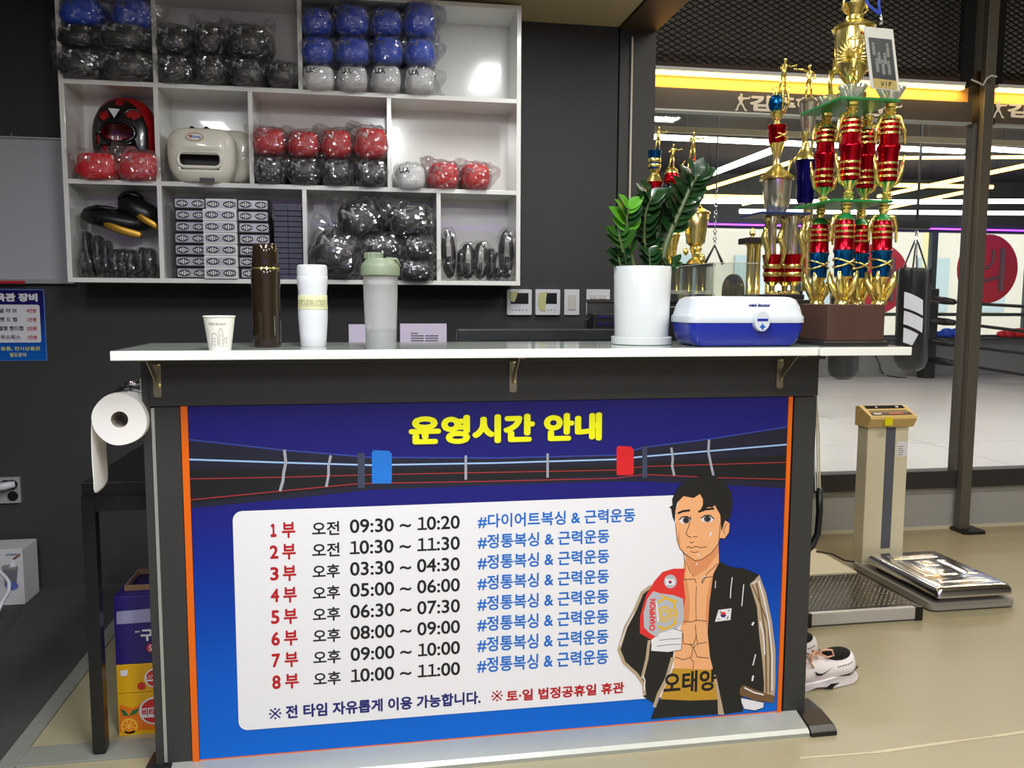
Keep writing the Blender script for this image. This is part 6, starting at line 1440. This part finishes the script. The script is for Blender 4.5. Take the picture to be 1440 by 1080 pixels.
# ---------------------------------------------------------------- trainers
shw = mat('white_mesh_upper', (226, 218, 218), .6, var=.05, vs=300, bump=.1, bs=900); shs = mat('white_foam_sole', (236, 230, 234), .5); shk = mat('black_lining', (14, 14, 16), .9); lac = mat('peach_lace', (226, 172, 140), .8)
def shoe(ox, oy, label, flip=1):
    t = thing('running_shoe', label, 'shoe', (ox, oy, 0), 'white running shoes beside the counter foot')
    # toe at -x, heel at +x ; y half width
    S = [(-.135, .012, .030, .020), (-.125, .010, .044, .034), (-.10, .010, .056, .043), (-.06, .012, .066, .047), (-.02, .016, .080, .043), (.02, .020, .092, .038), (.05, .022, .086, .036), (.09, .022, .082, .035), (.118, .022, .094, .033), (.132, .024, .098, .026), (.138, .03, .080, .016)]
    bm = B(); rings = []; n = 18
    for x, zl, zh, hw_ in S:
        r = []
        for i in range(n):
            a2 = 2*PI*i/n; cc, ss = math.cos(a2), math.sin(a2)
            r.append(bm.verts.new((ox+x, oy+hw_*math.copysign(abs(cc)**.8, cc)*(1 if ss < .2 else 1-.35*ss), (zl+zh)/2+(zh-zl)/2*math.copysign(abs(ss)**.8, ss))))
        rings.append(r)
    for A_, C_ in zip(rings, rings[1:]):
        for i in range(n): bm.faces.new((A_[i], A_[(i+1) % n], C_[(i+1) % n], C_[i]))
    bm.faces.new(rings[0]); bm.faces.new(rings[-1][::-1]); bmesh.ops.recalc_face_normals(bm, faces=bm.faces)
    obj('upper', bm, shw, t, smooth=True, sub=1)
    bm = B(); ell(bm, (ox+.082, oy, .090), (.044, .023, .019), 18, 10, .9)
    rot(bm, -.05, 'Y', (ox+.08, oy, .09)); obj('lining', bm, shk, t, smooth=True)
    bm = B(); prism(bm, [(ox+x, z) for x, z in ((-.14, .018), (-.135, .010), (-.11, .003), (-.03, .001), (.0, .008), (.03, .008), (.05, .001), (.13, .001), (.148, .012), (.150, .024), (.142, .036), (.12, .036), (.06, .034), (.0, .026), (-.06, .022), (-.12, .024))], oy-.040, oy+.040)
    for v in bm.verts:
        u = (v.co.x-ox); v.co.y = oy+(v.co.y-oy)*(max(.35, 1-abs(u/.155)**4) if u > 0 else max(.4, 1.12-abs(u/.15)**3*.7))
    obj('sole', bm, shs, t, bev=.003, smooth=True)
    yf = oy-.0432
    def deco(P, m, nm, y=None, o_=.0): 
        bm = B(); f = flat(bm, [(ox+x, z) for x, z in P], 0)
        bmesh.ops.subdivide_edges(bm, edges=bm.edges[:], cuts=2)
        bmesh.ops.triangulate(bm, faces=bm.faces)
        for v in bm.verts:
            u = v.co.x-ox; hw_ = .036 if u > .03 else .036+(.03-u)*.09
            v.co.y = oy-hw_-.0016-.0-(.004 if v.co.z < .06 else 0)+max(0, v.co.z-.06)*.22-o_ + max(0, u-.10)*.45
        return obj(nm, bm, m, t)
    deco([(-.012, .062), (-.006, .050), (.010, .048), (.052, .068), (.012, .054), (.0, .056)], shk, 'swoosh', o_=.003)
    deco([(.05, .040), (.10, .042), (.138, .056), (.136, .064), (.118, .050), (.09, .046)], shk, 'heel_stripe', o_=.003)
    o = deco([(.02, .008), (.04, .022), (.07, .024), (.052, .014), (.045, .006)], shk, 'arch_insert', o_=.006)
    for k in range(7): deco([(.066+.008*k, .066+.0012*k), (.071+.008*k, .066+.0012*k), (.071+.008*k, .069+.0012*k), (.066+.008*k, .069+.0012*k)], shk, 'side_dash', o_=.002)
    for k in range(4): obj('lace', tube(B(), [(ox-.045+.018*k, oy-.024, .070+.007*k), (ox-.040+.018*k, oy, .080+.0075*k), (ox-.036+.018*k, oy+.022, .072+.007*k)], .003, 6), lac, t, smooth=True)
    bm = B(); P0 = Vector((ox+.012, oy-.01, .103)); tube(bm, [P0, P0+Vector((.02, -.012, .012)), P0+Vector((.042, -.012, .010)), P0+Vector((.05, -.010, -.008)), P0+Vector((.03, -.012, -.012)), P0], .003, 6)
    tube(bm, [P0, P0+Vector((-.02, -.018, .008)), P0+Vector((-.03, -.022, -.02)), P0+Vector((-.02, -.024, -.035))], .003, 6); obj('lace_bow', bm, lac, t, smooth=True)
    return t
q = at(1212, 955, Z=.02)
shoe(q.x-.150, q.y+.03, 'nearer white running shoe with black tick mark, heel past the counter post')
shoe(q.x-.200, q.y+.155, 'further white running shoe mostly hidden behind the nearer one')

# ================================================================ gym equipment
lea = mat('black_bag_leather', (24, 24, 25), .32, var=.06, bump=.15, bs=12)
def heavy_bag(px, py0, py1, wpx, Y, label, logo=False, ptop=322):
    b_ = at(px, py1, Y=Y); a_ = at(px, py0, Y=Y); s = mpp(b_); r = wpx*s/2
    t = thing('heavy_bag', label, 'punch bag', b_)
    h = a_.z-b_.z
    bm = lathe(B(), [(r*.55, b_.z), (r*.85, b_.z+.03), (r, b_.z+.09), (r*.99, b_.z+h*.4), (r, b_.z+h*.8), (r*.98, a_.z-.03), (r*.90, a_.z)], (b_.x, Y, 0), 30)
    obj('leather_tube', jitter(bm, .006, 6), lea, t, smooth='auto')
    top = at(px, ptop, Y=Y).z
    bm = B(); k = Vector((b_.x, Y, a_.z+.26))
    for i in range(4):
        a2 = PI/4+i*PI/2; tube(bm, [Vector((b_.x+r*.8*math.cos(a2), Y+r*.8*math.sin(a2), a_.z-.05)), k], .008, 5)
    zz_ = a_.z+.26
    while zz_ < top: torus(bm, (b_.x, Y, zz_+.02), .014, .005, PI/2, 'X' if int(zz_*30) % 2 else 'Y', 8); zz_ += .03
    o = obj('chain', bm, M['chrome'], t); o['kind'] = 'stuff'
    bm = B()
    for i in range(4):
        a2 = PI/4+i*PI/2; tube(bm, [Vector((b_.x+r*.99*math.cos(a2), Y+r*.99*math.sin(a2), a_.z-.14)), Vector((b_.x+r*1.0*math.cos(a2), Y+r*1.0*math.sin(a2), a_.z-.01))], .012, 5)
    obj('strap', bm, M['black'], t)
    obj('hanger_bracket', bx(b_.x-.25, b_.x+.10, Y-.04, Y+.04, top, top+.06), M['black'], t)
    obj('hanger_rod', bx(b_.x-.008, b_.x+.008, Y-.008, Y+.008, top+.06, ZH), M['black'], t)
    if logo:
        for (P) in (((1280, 410), (1297, 422), (1297, 444), (1279, 433)), ((1279, 437), (1297, 448), (1296, 468), (1278, 456)), ((1278, 461), (1291, 470), (1284, 486), (1277, 482))):
            C4 = [(q.x, q.z) for q in (at(x, y, Y=Y-r) for x, y in P)]; bm = B(); G = {}
            for i in range(7):
                for j in range(3):
                    u, v_ = i/6, j/2; tp_ = [C4[0][c]+(C4[1][c]-C4[0][c])*u for c in (0, 1)]; bt_ = [C4[3][c]+(C4[2][c]-C4[3][c])*u for c in (0, 1)]
                    G[i, j] = bm.verts.new((tp_[0]+(bt_[0]-tp_[0])*v_, 0, tp_[1]+(bt_[1]-tp_[1])*v_))
            for i in range(6):
                for j in range(2): bm.faces.new((G[i, j], G[i+1, j], G[i+1, j+1], G[i, j+1]))
            for v in bm.verts: u = max(-.97, min(.97, (v.co.x-b_.x)/r)); v.co.y = Y-r*math.sqrt(1-u*u)-.008
            obj('logo_stripe', bm, M['pwhite'], t)
    return t
heavy_bag(1279, 377, 521, 43, 6.5, 'black heavy bag with three white slanted stripes hanging behind the counter end', True)
heavy_bag(1184.5, 400, 533, 41, 7.5, 'plain black heavy bag hanging behind the largest trophy')
rg = thing('boxing_ring', 'boxing ring ropes and black corner post by the gym windows', 'boxing ring', (8.3, 11.25, 0))
P = at(1304, 532, Y=11.25)
obj('corner_post', bx(P.x-.09, P.x+.09, 11.2, 11.38, .012, at(1304, 406, Y=11.25).z), M['black'], rg, bev=.01)
for i, (ya, yb, yc) in enumerate(((420, 426, 431), (450, 455, 466), (478, 486, 497), (505, 513, 527))):
    q = [at(1306, ya, Y=11.2), at(1352, yb, Y=10.7), at(1440, yc, Y=9.8), at(1640, yc+14, Y=8.6)]
    obj('rope', tube(B(), q, .022, 8), M['black'], rg, smooth=True)
    obj('turnbuckle_pad', tube(B(), [q[0].lerp(q[1], .15), q[0].lerp(q[1], .5), q[0].lerp(q[1], .8)], [.05, .055, .04], 8), M['black'], rg, smooth=True)
q = at(1640, 440, Y=8.6); obj('corner_post', bx(q.x-.07, q.x+.07, 8.5, 8.64, .012, 1.5), M['black'], rg, bev=.01)
for k, (px, py, c_, l) in enumerate(((1345, 473, 'blue', 'blue boxing glove on the gym window ledge, right one beside the partition post'), (1331, 474, 'blue', 'blue boxing glove on the gym window ledge, left one'), (1418, 474, 'red', 'red boxing glove on the gym window ledge, left one'), (1432, 473, 'red', 'red boxing glove on the gym window ledge, right one'))):
    q = at(px, py, Y=11.5); t = thing('boxing_glove', l, 'glove', (q.x, 11.5, .60), '%s gloves on the gym window ledge' % c_)
    bm = B(); ell(bm, (q.x, 11.5, .675), (.10, .07, .075), 14, 10, .8); obj('fist_pad', bm, GC[c_], t, smooth=True)
    bm = B(); lathe(bm, [(.04, 0), (.05, .04), (.05, .10)], (q.x+(-.18 if k in (1, 2) else .08), 11.5, .655), 12, 'X'); obj('cuff', bm, GC[c_], t, smooth=True)
struct('trim_5', bx(2.9, 11.2, YF-.2, YF, .57, .60), M['dgrey'])
# pull handle hanging in the gym
P = at(1005, 345, Y=6.0)
pw_ = thing('pull_handle', 'grey triangular pull handle on a chain seen between the plant and the gold columns', 'handle', P)
s = mpp(P)
obj('handle_frame', tube(B(), [P+Vector((-.085, 0, -.16)), P, P+Vector((.07, 0, -.14))], .012, 8), M['dpost'], pw_, smooth=True)
bm = B(); z_ = P.z
while z_ < 1.95: torus(bm, (P.x, 6.0, z_+.02), .013, .0035, PI/2, 'X' if int(z_*40) % 2 else 'Y', 8); z_ += .028
o = obj('chain', bm, M['chrome'], pw_); o['kind'] = 'stuff'
obj('hanging_rod', tube(B(), [(P.x, 6.0, 1.95), (P.x, 6.0, ZH)], .006, 5), M['black'], pw_)
# black cable on the far gym floor edge
tag(obj('floor_cable', tube(B(), [at(1231, 500, Y=11.5), at(1237, 512, Y=11.5), at(1238, 520, Y=11.5), at(1245, 528, Z=.02), at(1262, 530.5, Z=.02), at(1275, 531, Z=.02)], .010, 6), M['black']), 'thin black cable hanging down the grey wall and along the far gym floor', 'cable')
# pale tape line across the lobby floor
bm = B(); L_ = [at(x, y, Z=.0006) for x, y in ((1125, 1066), (1230, 1058), (1345, 1042), (1400, 1035), (1500, 1020))]
for i in range(len(L_)-1):
    a_, b_ = L_[i], L_[i+1]; w_ = .0035+.002*(i % 2)
    bm.faces.new([bm.verts.new(a_+Vector((0, -w_, 0))), bm.verts.new(b_+Vector((0, -w_, 0))), bm.verts.new(b_+Vector((0, w_, 0))), bm.verts.new(a_+Vector((0, w_, 0)))])
obj('floor_seam', bm, mat('pale_floor_seam', (196, 188, 158), .5), bpy.data.objects['floor'])

# flat print made of many strokes or letters stays one part each
for o in list(bpy.data.objects):
    if o.type == 'MESH' and o.parent is not None and (o.name.split('.')[0].startswith('session_') or 'lettering' in o.name or o.name.startswith('title_outline')): o['kind'] = 'stuff'
